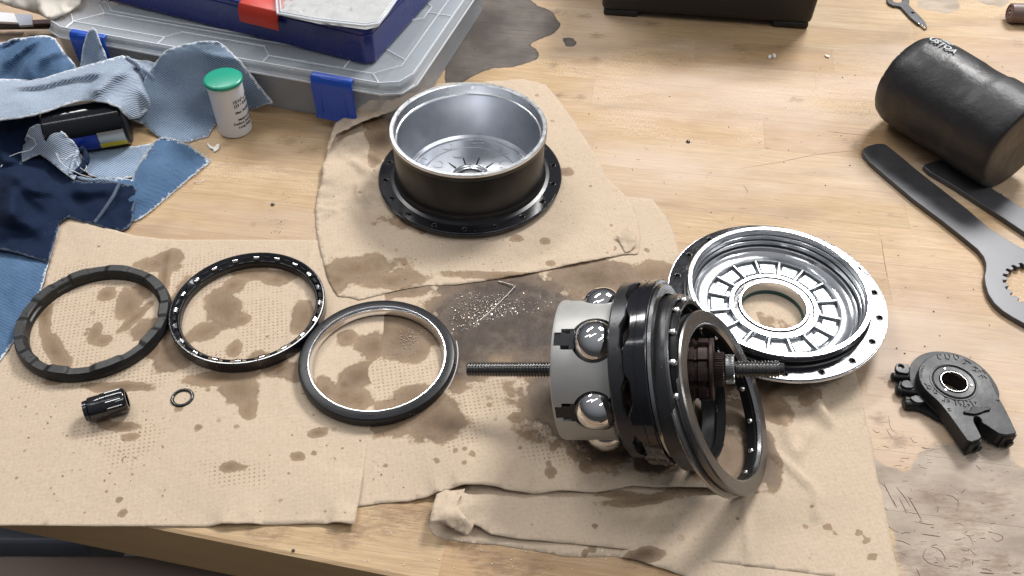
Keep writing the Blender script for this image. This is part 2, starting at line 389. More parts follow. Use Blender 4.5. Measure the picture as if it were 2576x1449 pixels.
def denim(name, dark, light, freq, ang, fade=.5, contrast=1.0, fray=(.70, .73, .76)):
    t = NT(name)
    uvn = t.n('UVMap').outputs[0]
    mp = t.mapping((1, 1, 1), rot=(0, 0, ang), src=uvn)
    wv = t.n('TexWave', wave_type='BANDS', bands_direction='X', wave_profile='SIN'); wv.inputs['Scale'].default_value = freq
    wv.inputs['Distortion'].default_value = .55; wv.inputs['Detail'].default_value = 3; wv.inputs['Detail Scale'].default_value = .12; t.l(mp, wv.inputs['Vector'])
    th = t.noise(420, 3, .6, vec=uvn); fd = t.noise(14, 4, .6, vec=uvn)
    k = t.ramp(wv.outputs['Fac'], [(.5-.28/contrast, 0), (.5+.28/contrast, 1)])
    k = t.math('ADD', t.math('MULTIPLY', k, .75), t.math('MULTIPLY', th, .35), clamp=True)
    c = t.mix(k, dark, light)
    c = t.mix(t.ramp(fd, [(.40, 0), (.68, fade)]), c, tuple(min(1, x*1.15+.04) for x in light))
    e = t.attr('edge'); en = t.math('ADD', e, t.math('MULTIPLY', t.math('SUBTRACT', t.noise(420, 4, .7), .5), 2.6))
    c = t.mix(t.ramp(en, [(.15, .85), (.6, 0)]), c, fray)
    t.l(c, 'Base Color'); t.b.inputs['Roughness'].default_value = .85
    t.b.inputs['Specular IOR Level'].default_value = .15
    n1 = t.bump(wv.outputs['Fac'], .5, .0004); n1 = t.bump(th, .4, .0003, n1); n1 = t.bump(t.noise(55, 5, .65), .6, .003, n1); t.l(n1, 'Normal'); return t.m
M_den_light = denim('denim_pale_inside', (.025, .055, .12), (.48, .55, .64), 190, .9, .25, 1.1)
M_den_light2 = denim('denim_grey_inside', (.025, .055, .12), (.34, .43, .54), 205, -1.0, .2, 1.5)
M_den_blue = denim('denim_mid_blue', (.008, .024, .075), (.125, .22, .36), 215, 1.35, .3, 1.5)
M_den_fade = denim('denim_faded_blue', (.010, .032, .090), (.115, .205, .335), 225, 1.25, .25, 1.3)
M_den_navy = denim('denim_navy', (.003, .008, .024), (.010, .022, .058), 230, .7, .05, .6, (.12, .15, .20))

# ------------------------------------------------------------------ sheets (paper, cloth)
def resample(poly3, step, jit=0.0, closed=True):
    out = []; n = len(poly3)
    for i in range(n if closed else n-1):
        a = Vector(poly3[i]); b = Vector(poly3[(i+1) % n]); L = (b-a).length; m = max(1, int(L/step))
        nx, ny = -(b.y-a.y)/(L+1e-6), (b.x-a.x)/(L+1e-6)
        for k in range(m):
            p = a.lerp(b, k/m)
            j = jit*(noise.noise((p.x*.35, p.y*.35, 3.1))+.5*noise.noise((p.x*.9, p.y*.9, 8.1))) if k or jit < 1 else 0
            out.append(Vector((p.x+nx*j, p.y+ny*j, p.z)))
    return out
def sheet(name, px_out, material, step=3.0, inner=(), bumps=(), wr=0.0, wrs=.03, jit=.3, thick=.12, stains_shade=None, tagkw=None, parent=None, uvrot=0, edgew=2.0, rid=0.0, seed=0, smoothp=2.2, base=.3, creases=()):
    """px_out: [(px,py,z)] outline as read off the photograph; inner: control points"""
    P3 = [at(*p) if len(p) == 3 else at(p[0], p[1], base) for p in px_out]
    I3 = [at(*p) for p in inner]
    def box_front(x): return 620.9-.3047*(x+87.4)-2.5       # front face of the organiser box the rags lean on
    if stains_shade is None:                                        # rags: drape in front of the box or over its lid
        for L_, src in ((P3, px_out), (I3, inner)):
            for k_, q in enumerate(src):
                z = L_[k_].z
                while z < 51 and -425 < L_[k_].x < -60 and L_[k_].y > box_front(L_[k_].x): z += 1; L_[k_] = at(q[0], q[1], z)
    rag_ = stains_shade is None
    if rag_:                                                  # steep cloth is meshed over its outline as seen, then stood at its real depth
        P3 = [Vector((q[0]/2.9, -q[1]/2.9, v.z)) for q, v in zip(px_out, P3)]; I3 = [Vector((q[0]/2.9, -q[1]/2.9, v.z)) for q, v in zip(inner, I3)]
    ctrl = resample(P3, 7 if rag_ else 20, 0)+I3
    out = resample(P3, step, jit)
    poly = [(p.x, p.y) for p in out]
    x0 = min(p[0] for p in poly); x1 = max(p[0] for p in poly); y0 = min(p[1] for p in poly); y1 = max(p[1] for p in poly)
    ex = []; ny = int((y1-y0)/(step*.87))+1
    for j in range(ny):
        for i in range(int((x1-x0)/step)+1):
            p = (x0+(i+.5*(j % 2))*step, y0+j*step*.87)
            if inside(p, poly): ex.append(p)
    bnd = poly
    def bd(p):
        best = 1e9
        for q in bnd:
            d = (q[0]-p[0])**2+(q[1]-p[1])**2
            if d < best: best = d
        return sqrt(best)
    ex = [p for p in ex if bd(p) > step*.55]
    pts, tris = cdt(poly, (), ex)
    mb = MB(); vs = []; edges = []; q2d = []
    zz = {(round(p.x, 2), round(p.y, 2)): p.z for p in out}
    zf = []
    for (x, y) in pts:
        sw = sz = 0.0
        for c in ctrl:
            d2 = (c.x-x)**2+(c.y-y)**2+1.0; wg = d2**(-smoothp); sw += wg; sz += wg*c.z
        zf.append(sz/sw)
    if rag_:
        nb = [set() for _ in pts]
        for a, b, c in tris: nb[a] |= {b, c}; nb[b] |= {a, c}; nb[c] |= {a, b}
        rimv = [bd(p) < step*.4 for p in pts]
        for _ in range(45): zf = [z if (rimv[i] and _ > 3) or not nb[i] else .4*z+.6*sum(zf[k] for k in nb[i])/len(nb[i]) for i, z in enumerate(zf)]
    for vi, (x, y) in enumerate(pts):
        z = zf[vi]; X0, Y0 = x, y
        if rag_: q_ = at(X0*2.9, -Y0*2.9, z); x, y = q_.x, q_.y
        for (bx, by, bz, rx, ry, an) in bumps:
            dx, dy = x-bx, y-by; u = dx*cos(an)+dy*sin(an); v = -dx*sin(an)+dy*cos(an)
            z += bz*math.exp(-(u/rx)**2-(v/ry)**2)
        for (ax, ay, cx, cy, h, wd) in creases:
            L2 = (cx-ax)**2+(cy-ay)**2; tt = max(0, min(1, ((x-ax)*(cx-ax)+(y-ay)*(cy-ay))/L2))
            d = hypot(x-ax-tt*(cx-ax), y-ay-tt*(cy-ay)); z += h*(.5+.5*cos(pi*min(1, d/wd)))*min(1, 4*min(tt, 1-tt)+.3)
        if wr:
            n1 = noise.noise((x*wrs, y*wrs, seed)); n2 = 1-abs(noise.noise((x*wrs*2.1+9, y*wrs*2.1, seed+5)))*2
            z += wr*(n1*.6+.5)+rid*max(0, n2)
        z = max(z, base)
        if rag_:
            q_ = at(X0*2.9, -Y0*2.9, z)
            while z < 51 and -425 < q_.x < -60 and q_.y > box_front(q_.x): z += .7; q_ = at(X0*2.9, -Y0*2.9, z)
            x, y = q_.x, q_.y
        vs.append((x, y, z)); q2d.append((X0, Y0))
    mb.add(vs, tris)
    me = bpy.data.meshes.new(name); me.from_pydata([(a*K, b*K, c*K) for a, b, c in vs], [], tris); me.materials.append(material)
    me.shade_smooth()
    uv = me.uv_layers.new(name='UVMap')
    for lp in me.loops:
        v = vs[lp.vertex_index]; uv.data[lp.index].uv = (v[0]*K, (v[1]+v[2]*.85)*K)
    if stains_shade is not None:
        for k in ('stain', 'depth', 'dots'): me.attributes.new(k, 'FLOAT', 'POINT')
        A = me.attributes['stain']; D = me.attributes['depth']; Q = me.attributes['dots']
        for i, (x, y, z) in enumerate(vs):
            s = 0; d = 0; q = 0
            for (cx, cy, rx, ry, an, dep, kind) in stains_shade:
                dx, dy = x-cx, y-cy
                if abs(dx) > 2*max(rx, ry) or abs(dy) > 2*max(rx, ry): continue
                u = (dx*cos(an)+dy*sin(an))/rx; v = (-dx*sin(an)+dy*cos(an))/ry; e = 1-.5*hypot(u, v)
                if kind == 0:
                    s = max(s, e)
                    d = max(d, dep*min(1, max(0, (e-.42)*6)))
                else: q = max(q, e)
            A.data[i].value = s; D.data[i].value = d; Q.data[i].value = q
    else:
        A = me.attributes.new('edge', 'FLOAT', 'POINT')
        for i, q in enumerate(q2d): A.data[i].value = min(1, bd(q)/edgew)
    o = bpy.data.objects.new(name, me); COL.objects.link(o)
    if parent: o.parent = parent
    if thick: md = o.modifiers.new('thickness', 'SOLIDIFY'); md.thickness = thick*K; md.offset = -1
    if tagkw: tag(o, **tagkw)
    return o
def st(px, py, rx, ry=None, an=0.0, dep=.3, kind=0):
    """an oil mark or patch of painted shade: centre and radii in photograph pixels turned into millimetres on the table"""
    c = at(px, py, .3); e = at(px+rx, py, .3); f = at(px, py+(ry or rx*.75), .3)
    return (c.x, c.y, abs(e.x-c.x), abs(f.y-c.y), an, dep, kind)
# ------------------------------------------------------------------ workbench
GA = radians(8.7)
def uv_(x, y): return (x*cos(GA)-y*sin(GA), x*sin(GA)+y*cos(GA))
def pxp(l, z=0.0): return [tuple(at(a, b, z)[:2]) for a, b in l]
SOAK = [pxp([(1120,-40),(1320,-40),(1333,0),(1352,14),(1376,24),(1392,34),(1400,46),(1407,63),(1402,74),(1392,84),(1360,98),(1340,106),(1331,115),(1345,122),(1352,131),(1353,141),(1346,150),(1330,156),(1311,163),(1290,168),(1240,170),(1200,185),(1120,230)]),
        pxp([(1417,98),(1428,94),(1442,97),(1450,108),(1440,117),(1424,116)])]
WORN = [pxp([(2150,1130),(2190,1142),(2220,1165),(2255,1180),(2285,1188),(2300,1165),(2318,1145),(2352,1132),(2385,1112),(2440,1095),(2500,1100),(2545,1125),(2550,1160),(2576,1182),(2640,1180),(2640,1480),(2330,1480),(2280,1440),(2262,1400),(2240,1330),(2200,1240)]),
        pxp([(2300,-40),(2310,20),(2380,35),(2410,20),(2405,-40)]), pxp([(2460,-40),(2455,5),(2520,16),(2545,0),(2550,-40)])]
DIRT = [(at(a, b), r*1.25) for a, b, r in [(1700,1420,16),(1600,1400,9),(980,1300,18),(1040,1290,14),(2420,1300,15),(2500,1260,12),(2340,1250,10),(2330,1440,18),(2420,1400,13),(2520,1420,12),(1860,120,10),(1640,60,9),(2000,250,8),(2330,400,10),(860,1345,13),(870,1360,9),(905,1335,8),(1015,1325,0.1),(1620,1290,8),(1210,1395,12),(1250,1420,15),(1180,1380,10),(1330,1430,14),(1075,1300,9),
        (2135,355,9),(2150,370,7),(727,355,12),(790,372,8),(720,345,7),(760,380,5),(640,560,5),(700,560,6),(690,590,4),(860,410,6),(2260,1110,9),(2350,1130,7),(1460,245,7),(1500,150,8),(2400,1060,7),(2040,1010,8),(2100,1020,6),
        (1400,30,10),(1470,40,8),(2310,1020,6),(2210,1055,7),(2220,950,6),(2560,110,9),(700,1345,8),(640,1340,6),(2265,1400,9),(2290,1425,8),(1650,1418,9),(1500,90,8),(1390,165,7),(1410,240,7),(2245,545,6),(2120,630,5),(1870,150,6)]]
def sdist(p, poly):
    d = 1e9
    for i in range(len(poly)):
        a = poly[i-1]; b = poly[i]; L2 = (b[0]-a[0])**2+(b[1]-a[1])**2+1e-9
        t = max(0, min(1, ((p[0]-a[0])*(b[0]-a[0])+(p[1]-a[1])*(b[1]-a[1]))/L2))
        d = min(d, hypot(p[0]-a[0]-t*(b[0]-a[0]), p[1]-a[1]-t*(b[1]-a[1])))
    return d if inside(p, poly) else -d
bench = thing('workbench', 'long butcher block workbench of glued maple staves, scarred and stained', 'workbench')
bench.rotation_euler = (0, 0, -GA)
BT = 40.0
def edge_v(u): return 229.5-(u+233)*.056
stain_polys = [(q, 'soak') for q in SOAK]+[(q, 'worn') for q in WORN]
def xy_(u, v): return (u*cos(GA)+v*sin(GA), -u*sin(GA)+v*cos(GA))
def stave(u0, u1, v0, v1, front=False):
    g = .012; u0 += g; u1 -= g; v1 -= g
    if not front: v0 += g
    vb = (lambda u: edge_v(u)) if front else (lambda u: v0)
    box = [xy_(u0, v0), xy_(u1, v0), xy_(u1, v1), xy_(u0, v1)]
    bx0 = min(b[0] for b in box); bx1 = max(b[0] for b in box); by0 = min(b[1] for b in box); by1 = max(b[1] for b in box)
    near = [(q, k) for q, k in stain_polys if min(p[0] for p in q) < bx1+8 and max(p[0] for p in q) > bx0-8 and min(p[1] for p in q) < by1+8 and max(p[1] for p in q) > by0-8]
    dn = [(c, r) for c, r in DIRT if bx0-2*r < c.x < bx1+2*r and by0-2*r < c.y < by1+2*r]
    step = 3.5 if near else (6 if dn else 400)
    nu = max(1, int((u1-u0)/step)); nv = max(1, int((v1-v0)/step)); c0 = ((u0+u1)/2, (v0+v1)/2)
    ch = .07; vs = []; fs = []
    us = [u0+ch+(u1-u0-2*ch)*i/nu for i in range(nu+1)]
    for u in us:
        a = vb(u)+(2.0 if front else ch)
        for j in range(nv+1): vs.append((u, a+(v1-ch-a)*j/nv, 0.0))
    for i in range(nu):
        for j in range(nv): a = i*(nv+1)+j; fs.append((a, a+nv+1, a+nv+2, a+1))
    rim = [i*(nv+1) for i in range(nu+1)]+[nu*(nv+1)+j for j in range(1, nv+1)]+[i*(nv+1)+nv for i in range(nu-1, -1, -1)]+[j for j in range(nv-1, 0, -1)]
    def outer(p, z):
        u, v, _ = p
        uu = u0 if u <= u0+ch+1e-6 else (u1 if u >= u1-ch-1e-6 else u)
        lo = vb(u)+(2.0 if front else ch)
        vv = (vb(u) if v <= lo+1e-6 else (v1 if v >= v1-ch-1e-6 else v))
        return (uu, vv, z)
    n = len(vs); R = len(rim)
    if front:
        vs += [outer(vs[i], -.9 if abs(vs[i][1]-(vb(vs[i][0])+2)) < 1e-6 else -ch) for i in rim]
    else: vs += [outer(vs[i], -ch) for i in rim]
    vs += [outer(vs[i], -BT) for i in rim]
    for k in range(R):
        k2 = (k+1) % R
        fs.append((rim[k2], rim[k], n+k, n+k2)); fs.append((n+k2, n+k, n+R+k, n+R+k2))
    me = bpy.data.meshes.new('stave'); me.from_pydata([((a-c0[0])*K, (b-c0[1])*K, c*K) for a, b, c in vs], [], fs)
    me.materials.append(M_wood); me.materials.append(M_wood_side)
    if front:
        for p in me.polygons:
            if abs(p.normal.z) < .5 and p.normal.y < -.5: p.material_index = 1
    for k in ('soak', 'worn', 'dirt', 'stained'): me.attributes.new(k, 'FLOAT', 'POINT')
    at_ = {k: me.attributes[k] for k in ('soak', 'worn', 'dirt', 'stained')}
    for i, (u, v, z) in enumerate(vs):
        p = xy_(u, v); val = {'soak': -60.0, 'worn': -60.0}
        for q, k in near: val[k] = max(val[k], sdist(p, q))
        at_['soak'].data[i].value = val['soak']; at_['worn'].data[i].value = val['worn']; at_['stained'].data[i].value = 1.0
        at_['dirt'].data[i].value = max([0]+[1-.75*hypot((p[0]-c.x)*.75, p[1]-c.y)/r for c, r in dn])
    o = bpy.data.objects.new('stave', me); COL.objects.link(o); o.parent = bench; o.location = (c0[0]*K, c0[1]*K, random.uniform(-.04, 0)*K)
rows = [262+41*i for i in range(-1, 20)]
joints = {590+41*0: [63-150, 63, 250, 400], }
rj = random.Random(11)
for i, v0 in enumerate(rows[:-1]):
    v1 = rows[i+1]; v0 = v0 if i else edge_v(-620)-60
    known = {549: [-190, 63, 215], 590: [-60, 89, 300], 631: [-110, -3, 112, 330], 672: [-150, -34, 210], 713: [-250, -34, 160, 420], 508: [-330, -70, 192, 360],
             467: [-200, 192, 410], 426: [-150, 60, 166, 380], 385: [-20, 166, 330], 344: [-220, 20, 243], 303: [-120, 110, 260, 400]}
    cuts = None
    for kk in known:
        if abs(kk-rows[i]) < 8: cuts = known[kk]
    if cuts is None:
        cuts = []; u = -640+rj.uniform(60, 200)
        while u < 560: cuts.append(u); u += rj.uniform(110, 260)
    cuts = [-680]+sorted(cuts)+[620]
    cuts = [c for i_, c in enumerate(cuts) if i_ in (0, len(cuts)-1) or rj.random() < .8]; ext = []
    for a, b in zip(cuts[:-1], cuts[1:]):
        m = max(1, int((b-a)/260)); ext += [a+(b-a)*k/m for k in range(m)]
    ext.append(620)
    for a, b in zip(ext[:-1], ext[1:]): stave(a, b, v0, v1, front=(i == 0))

# knife cuts, gouges and worm-like scratches in the worn corner and across the boards
M_gouge = mat('dirty_gouge', (.16, .115, .08), .8)
def smooth_line(P, m=5):
    out = []
    for i in range(len(P)-1):
        p0, p1, p2, p3 = P[max(0, i-1)], P[i], P[i+1], P[min(len(P)-1, i+2)]
        for k in range(m):
            t = k/m; out.append(.5*((2*p1)+(p2-p0)*t+(2*p0-5*p1+4*p2-p3)*t*t+(3*p1-p0-3*p2+p3)*t**3))
    return out+[P[-1]]
mb = MB(); rg = random.Random(9)
for pts, r in [([(2222,1212),(2238,1245),(2252,1273)],.45),([(2254,1225),(2275,1250),(2290,1275)],.5),([(2283,1248),(2300,1275),(2318,1308)],.6),([(2262,1252),(2282,1292)],.45),([(2300,1312),(2330,1318),(2350,1320)],.4),([(2318,1343),(2345,1347),(2366,1350)],.5),([(2250,1358),(2270,1362),(2292,1372)],.4),
    ([(2340,1375),(2362,1382),(2376,1400),(2377,1412)],.5),([(2330,1380),(2322,1400),(2340,1418),(2370,1425)],.35),([(2305,1430),(2320,1460)],.4),([(2494,1340),(2515,1345),(2523,1354),(2508,1362),(2494,1352)],.35),([(2466,1440),(2500,1443)],.7),([(2210,1210),(2228,1226),(2230,1236)],.35),
    ([(2380,1245),(2398,1250),(2410,1262),(2412,1276)],.4),([(2195,1080),(2205,1088),(2214,1086)],.4),([(2230,1080),(2242,1100)],.4),([(2290,1100),(2298,1112),(2308,1113)],.4),([(2310,1140),(2322,1138)],.3),([(1862,424),(1960,408),(2060,388),(2168,378)],.3),([(2218,602),(2222,640),(2232,700)],.3),([(2080,330),(2130,336),(2205,343)],.3),
    ([(2235,1045),(2240,1075),(2255,1090)],.3),([(1870,466),(1880,480),(1878,486)],.35),([(1730,354),(1735,360)],.5),([(700,590),(706,580)],.35),([(2030,700),(2042,692)],.3),([(2420,1340),(2440,1352),(2448,1372)],.3),([(2225,1310),(2242,1330),(2262,1340)],.3)]:
    pl_ = smooth_line([at(a, b, .0) for a, b in pts]); mb.tube(pl_, [r*.55*(.25+.75*sin(pi*(i_+.5)/len(pl_))) for i_ in range(len(pl_))], 6)
for _ in range(120):
    x, y = (rg.uniform(2190, 2570), rg.uniform(1120, 1445)) if rg.random() < .6 else (rg.uniform(1500, 2570), rg.uniform(100, 1050))
    p = at(x, y, .0); a = rg.uniform(-.4, .2) if rg.random() < .7 else rg.uniform(0, pi); L_ = rg.uniform(1.2, 5); b_ = rg.uniform(-.8, .8)
    mb.tube([p, p+Vector((L_*.5*cos(a), L_*.5*sin(a)+b_, 0)), p+Vector((L_*cos(a), L_*sin(a), 0))], rg.uniform(.1, .22), 5)
tag(mb.build('gouge_marks', M_gouge, bench, smooth=80), kind='stuff'); bpy.data.objects['gouge_marks'].matrix_parent_inverse = Matrix.Rotation(GA, 4, 'Z')
# below and in front of the bench
fl = MB(); fl.box((0, 300, -705), (4000, 4000, 10)); tag(fl.build('floor', M_floor), kind='structure')
cy_ = at(200, 1397, -70).y
t = thing('drawer_cabinet', 'brown grey cabinet top below the front edge of the bench', 'cabinet', (-300, cy_-150, -70))
MB().box((-60, 0, -5), (900, 300, 10)).build('top', M_beige, t, bevel=1.5)
MB().box((-60, 0, -310), (880, 290, 600)).build('body', M_beige, t)
bq = at(60, 1372, -75)
t = thing('storage_bin', 'grey blue bin pushed in under the left end of the bench', 'bin', (bq.x-40, bq.y+62, -110))
MB().box((0, 0, 0), (150, 118, 70)).build('body', M_greyblue, t, bevel=3)
MB().box((0, 0, 38), (158, 122, 6)).build('rim', M_greyblue, t, bevel=1)

# ------------------------------------------------------------------ paper towels
rs = random.Random(5)
def spl(n, x0, x1, y0, y1, r0, r1, dep=.2): return [st(rs.uniform(x0, x1), rs.uniform(y0, y1), rs.uniform(r0, r1), None, 0, dep) for _ in range(n)]
def Dd(px, py, rx, ry, an=0): return st(px, py, rx, ry, an, 0, 1)
# left sheet
ST_A = [st(425,655,38,30,.4,.35),st(385,668,42,18,0,.2),st(415,700,16,45,.2,.3),st(440,790,24,90,0,.55),st(355,735,30,26,-.6,.3),st(270,742,22,18,0,.25),st(325,765,34,40,.3,.35),st(342,800,14,50,-.5,.3),
        st(385,835,55,34,0,.4),st(420,880,60,22,.5,.45),st(240,838,17,28,0,.25),st(262,858,22,16,0,.2),st(258,925,18,16,0,.2),st(140,880,22,60,.7,.35),st(115,800,16,60,.3,.3),st(240,690,36,14,0,.25),
        st(565,780,44,60,.4,.4),st(520,835,50,22,.4,.3),st(590,720,30,24,0,.25),st(640,690,60,16,0,.25),st(590,880,18,22,0,.15),st(610,805,20,16,0,.15),st(700,700,40,20,.2,.3),
        st(600,985,56,34,-.3,.35),st(625,1030,24,30,0,.25),st(560,950,90,20,.2,.3),st(700,925,90,24,-.5,.45),st(430,905,50,36,0,.5),st(300,975,90,14,0,.4),st(170,950,60,14,.3,.35),  # shade along the near side of the left ring is painted in here too
        st(300,1075,50,12,0,.35),st(260,1060,20,8,0,.3),st(450,1030,12,8,0,.2),st(580,1178,30,14,0,.35),st(610,1180,20,8,0,.25),st(300,1258,11,10,0,.3),st(309,1292,13,13,0,.3),st(500,1078,10,8,0,.3),
        st(750,1150,20,12,0,.3),st(790,1142,10,8,0,.3),st(410,1125,6,6,0,.2),st(330,1100,24,10,0,.15),st(820,980,26,40,.4,.4),st(865,970,20,20,0,.3),st(905,1010,34,30,0,.3),st(800,1090,24,12,.3,.35),
        st(940,870,45,35,.2,.4),st(870,850,26,22,0,.3),st(905,945,60,34,.5,.45),st(860,1000,40,40,0,.4),st(760,800,30,40,0,.4)]
ST_A += [Dd(180,830,130,150,.4),Dd(560,700,110,70),Dd(300,950,120,60),Dd(130,900,70,90),Dd(560,930,120,60),Dd(660,820,70,110),Dd(280,1085,90,40),Dd(590,1190,90,40),Dd(470,700,110,60),Dd(240,700,120,40),Dd(330,1120,60,70)]
ST_A += spl(60, 40, 880, 980, 1310, 1.6, 6, .15)+spl(30, 120, 800, 610, 980, 2, 7, .2)
OUT_A = [(151,537,1.5),(200,552,2.5),(265,573,2),(346,594,1),(434,603),(560,603),(690,603),(800,604),(880,640),(965,700),(968,760),(965,830),(951,950),(941,1016),(931,1080),(920,1150),(906,1240,2.5),(892,1319,3.5),(860,1315,4.5),(800,1317,1.5),(690,1320,.8),(610,1317,3),(558,1317,4),(535,1323,1.5),(520,1326,.3),(400,1324),(250,1324),(100,1322),(0,1322),(-90,1322),(-90,1000),(0,905),(32,862),(70,800),(95,755,1),(111,718,1),(130,630,1)]
sheet('paper_towel', OUT_A, M_paper, 2.6, stains_shade=ST_A, wr=.22, wrs=.02, jit=.12, base=.55, creases=[(*at(434,603)[:2], *at(400,900)[:2], 1.5, 3),(*at(790,606)[:2], *at(700,1000)[:2], 1.0, 3)],
      tagkw=dict(label='flat brown paper towel under the three black rings, bottom edge hanging over the bench front', cat='paper towel', group='brown paper towels spread over the bench'))
# middle sheet, soaked dark
ST_B = [st(1270,800,210,110,.05,1.0),st(1180,860,70,110,0,.95),st(1380,850,120,110,0,.9),st(1250,720,190,50,-.1,.85),st(1500,700,130,50,0,.55),st(1010,720,90,30,0,.45),st(1020,845,75,66,.3,.5),st(1100,1062,72,66,0,.5),st(1045,1010,60,44,0,.45),st(1000,1050,80,50,.3,.35),
        st(1400,1010,80,100,0,.85),st(1430,1080,60,40,.4,.8),st(1560,1140,90,30,.35,.85),st(1660,1165,80,36,.2,.8),st(1760,1170,50,40,0,.6),st(1386,1197,17,16,0,.3),st(1473,1182,18,17,0,.3),st(1447,1153,14,14,0,.3),st(1600,1010,300,160,0,.75),  # the shade under the carrier is painted in among the oil
        st(1830,1150,60,70,0,.45),st(1300,1060,26,10,.3,.35),st(1850,900,90,80,0,.5),st(1100,1170,8,7,0,.2),st(1145,1150,8,7,0,.2),st(1190,1160,10,9,0,.25),st(1640,690,60,34,0,.3),st(960,820,50,60,0,.35),st(1150,960,24,40,0,.4)]
ST_B += [Dd(1450,1120,160,60),Dd(1200,1000,160,60),Dd(1010,960,120,120),Dd(1560,760,160,60),Dd(1150,1080,90,60)]+spl(60, 950, 1700, 1020, 1230, 1.6, 8, .15)+spl(10, 1500, 1690, 600, 700, 3, 9, .2)
OUT_B = [(800,690),(800,900),(850,1270),(900,1275),(930,1271),(959,1266),(1023,1262,1),(1061,1254,2),(1117,1234,5),(1171,1219,8),(1211,1219,8),(1311,1237,5),(1343,1243,3),(1410,1234,4),(1499,1239,3),(1545,1231,3),(1590,1222,4),(1650,1226,4),(1711,1225,4),(1767,1226,4),(1829,1231,3),(1878,1236,1.5),(1884,1100,1),(1895,990),(1950,900),(1890,760),(1730,690),(1709,635),(1695,586),(1676,545),(1640,500),(1400,480),(1000,640)]
sheet('paper_towel', OUT_B, M_paper, 2.8, stains_shade=ST_B, wr=.3, wrs=.025, jit=.15, base=.38, smoothp=2.6, creases=[(*at(1171,1000)[:2], *at(1180,1219)[:2], 1.0, 6)],
      tagkw=dict(label='oil soaked dark brown paper towel under the axle and its rings', cat='paper towel', group='brown paper towels spread over the bench'))
# right lower sheet
ST_D = [st(1925,1145,34,90,.05,.7),st(1900,1190,30,30,0,.6),st(1990,965,60,26,.4,.22),st(2040,1000,40,16,.6,.2),st(1950,1030,40,40,.3,.35),st(1930,990,40,40,0,.4),st(1600,1262,90,14,.1,.15),st(1790,1235,120,12,0,.5),st(1640,1260,60,12,.2,.3),st(1560,1246,60,10,0,.3),
        st(1497,1325,9,9,0,.35),st(1510,1370,6,5,0,.3),st(2160,1340,10,7,.5,.15),st(2180,1360,12,6,.5,.15),st(2150,1390,7,5,.3,.15),st(2100,1340,8,6,.4,.15),st(2195,1400,14,8,.4,.15),st(2080,1325,12,8,.4,.2),st(1850,1170,60,50,0,.3),st(1800,900,260,120,0,.5)]+spl(34, 1250, 2220, 1000, 1420, 1.5, 5, .12)
OUT_D = [(1171,1222,2),(1144,1249,8),(1134,1281,11),(1134,1297,11),(1160,1308,8),(1195,1320,5),(1238,1345,3),(1311,1357,2),(1445,1368,1),(1566,1381,1.5),(1640,1394,1),(1713,1404),(1879,1424),(2001,1439),(2100,1452),(2264,1470),(2264,1449),(2250,1400),(2242,1356),(2229,1291),(2222,1243),(2213,1225),(2205,1190),(2198,1138),(2190,1095),(2179,1065),(2165,985),(2150,930),(2120,840),(2000,700),(1760,700),(1700,900),(1400,1150)]
sheet('paper_towel', OUT_D, M_paper, 2.8, stains_shade=ST_D, wr=.35, wrs=.02, jit=.15, base=.22, smoothp=2.6,
      creases=[(*at(1871,1240)[:2], *at(1884,1424)[:2], 2.3, 3.6),(*at(1990,930)[:2], *at(2075,1065)[:2], 4.2, 6.3),(*at(2052,1000)[:2], *at(2088,1075)[:2], 3.0, 4.5),(*at(1945,1140)[:2], *at(2055,1240)[:2], 2.5, 4.5),(*at(2055,1240)[:2], *at(2052,1310)[:2], 2.8, 3.6),(*at(1970,1040)[:2], *at(2000,1160)[:2], 2.7, 6.3),(*at(2000,1160)[:2], *at(2040,1080)[:2], 2.3, 4.5),(*at(1930,1010)[:2], *at(1990,960)[:2], 2.7, 5.4)],
      tagkw=dict(label='long creased brown paper towel running out at the lower right, under the hub cover', cat='paper towel', group='brown paper towels spread over the bench'))
# the strip folded under it, rolled at its left end
ST_E = [st(1490,1380,16,10,0,.3),st(1620,1400,50,18,.2,.6),st(1470,1393,12,8,0,.25),st(1190,1290,10,8,0,.2)]+spl(6, 1120, 1500, 1340, 1390, 3, 6, .15)
pt = thing('paper_towel', 'folded paper towel with its rolled end lifting off the front of the bench', 'paper towel', group='brown paper towels spread over the bench')
OUT_E = [(1098,1243,7),(1088,1280,4),(1078,1320,.5),(1082,1338),(1100,1350),(1117,1356),(1184,1367),(1249,1371),(1330,1383),(1418,1400),(1471,1402),(1540,1399),(1601,1409,2.0),(1668,1431,1.2),(1732,1452,.5),(1800,1480),(2100,1490),(2100,1400),(1500,1300),(1260,1250),(1171,1225)]
sheet('towel_layer', OUT_E, M_paper, 3.0, stains_shade=ST_E, wr=.2, base=.12, smoothp=2.4, parent=pt)
OUT_F = [(1098,1243,8),(1086,1285,10.5),(1078,1318,9),(1090,1312,11),(1110,1316,9.5),(1150,1335,6.5),(1177,1350,5),(1186,1335,6.5),(1193,1318,8),(1170,1300,11),(1150,1270,11.5),(1171,1228,6)]
sheet('folded_corner', OUT_F, M_paper, 2.0, stains_shade=ST_E, wr=.3, base=2.0, parent=pt, inner=[(1125,1290,12.5),(1110,1300,12)])
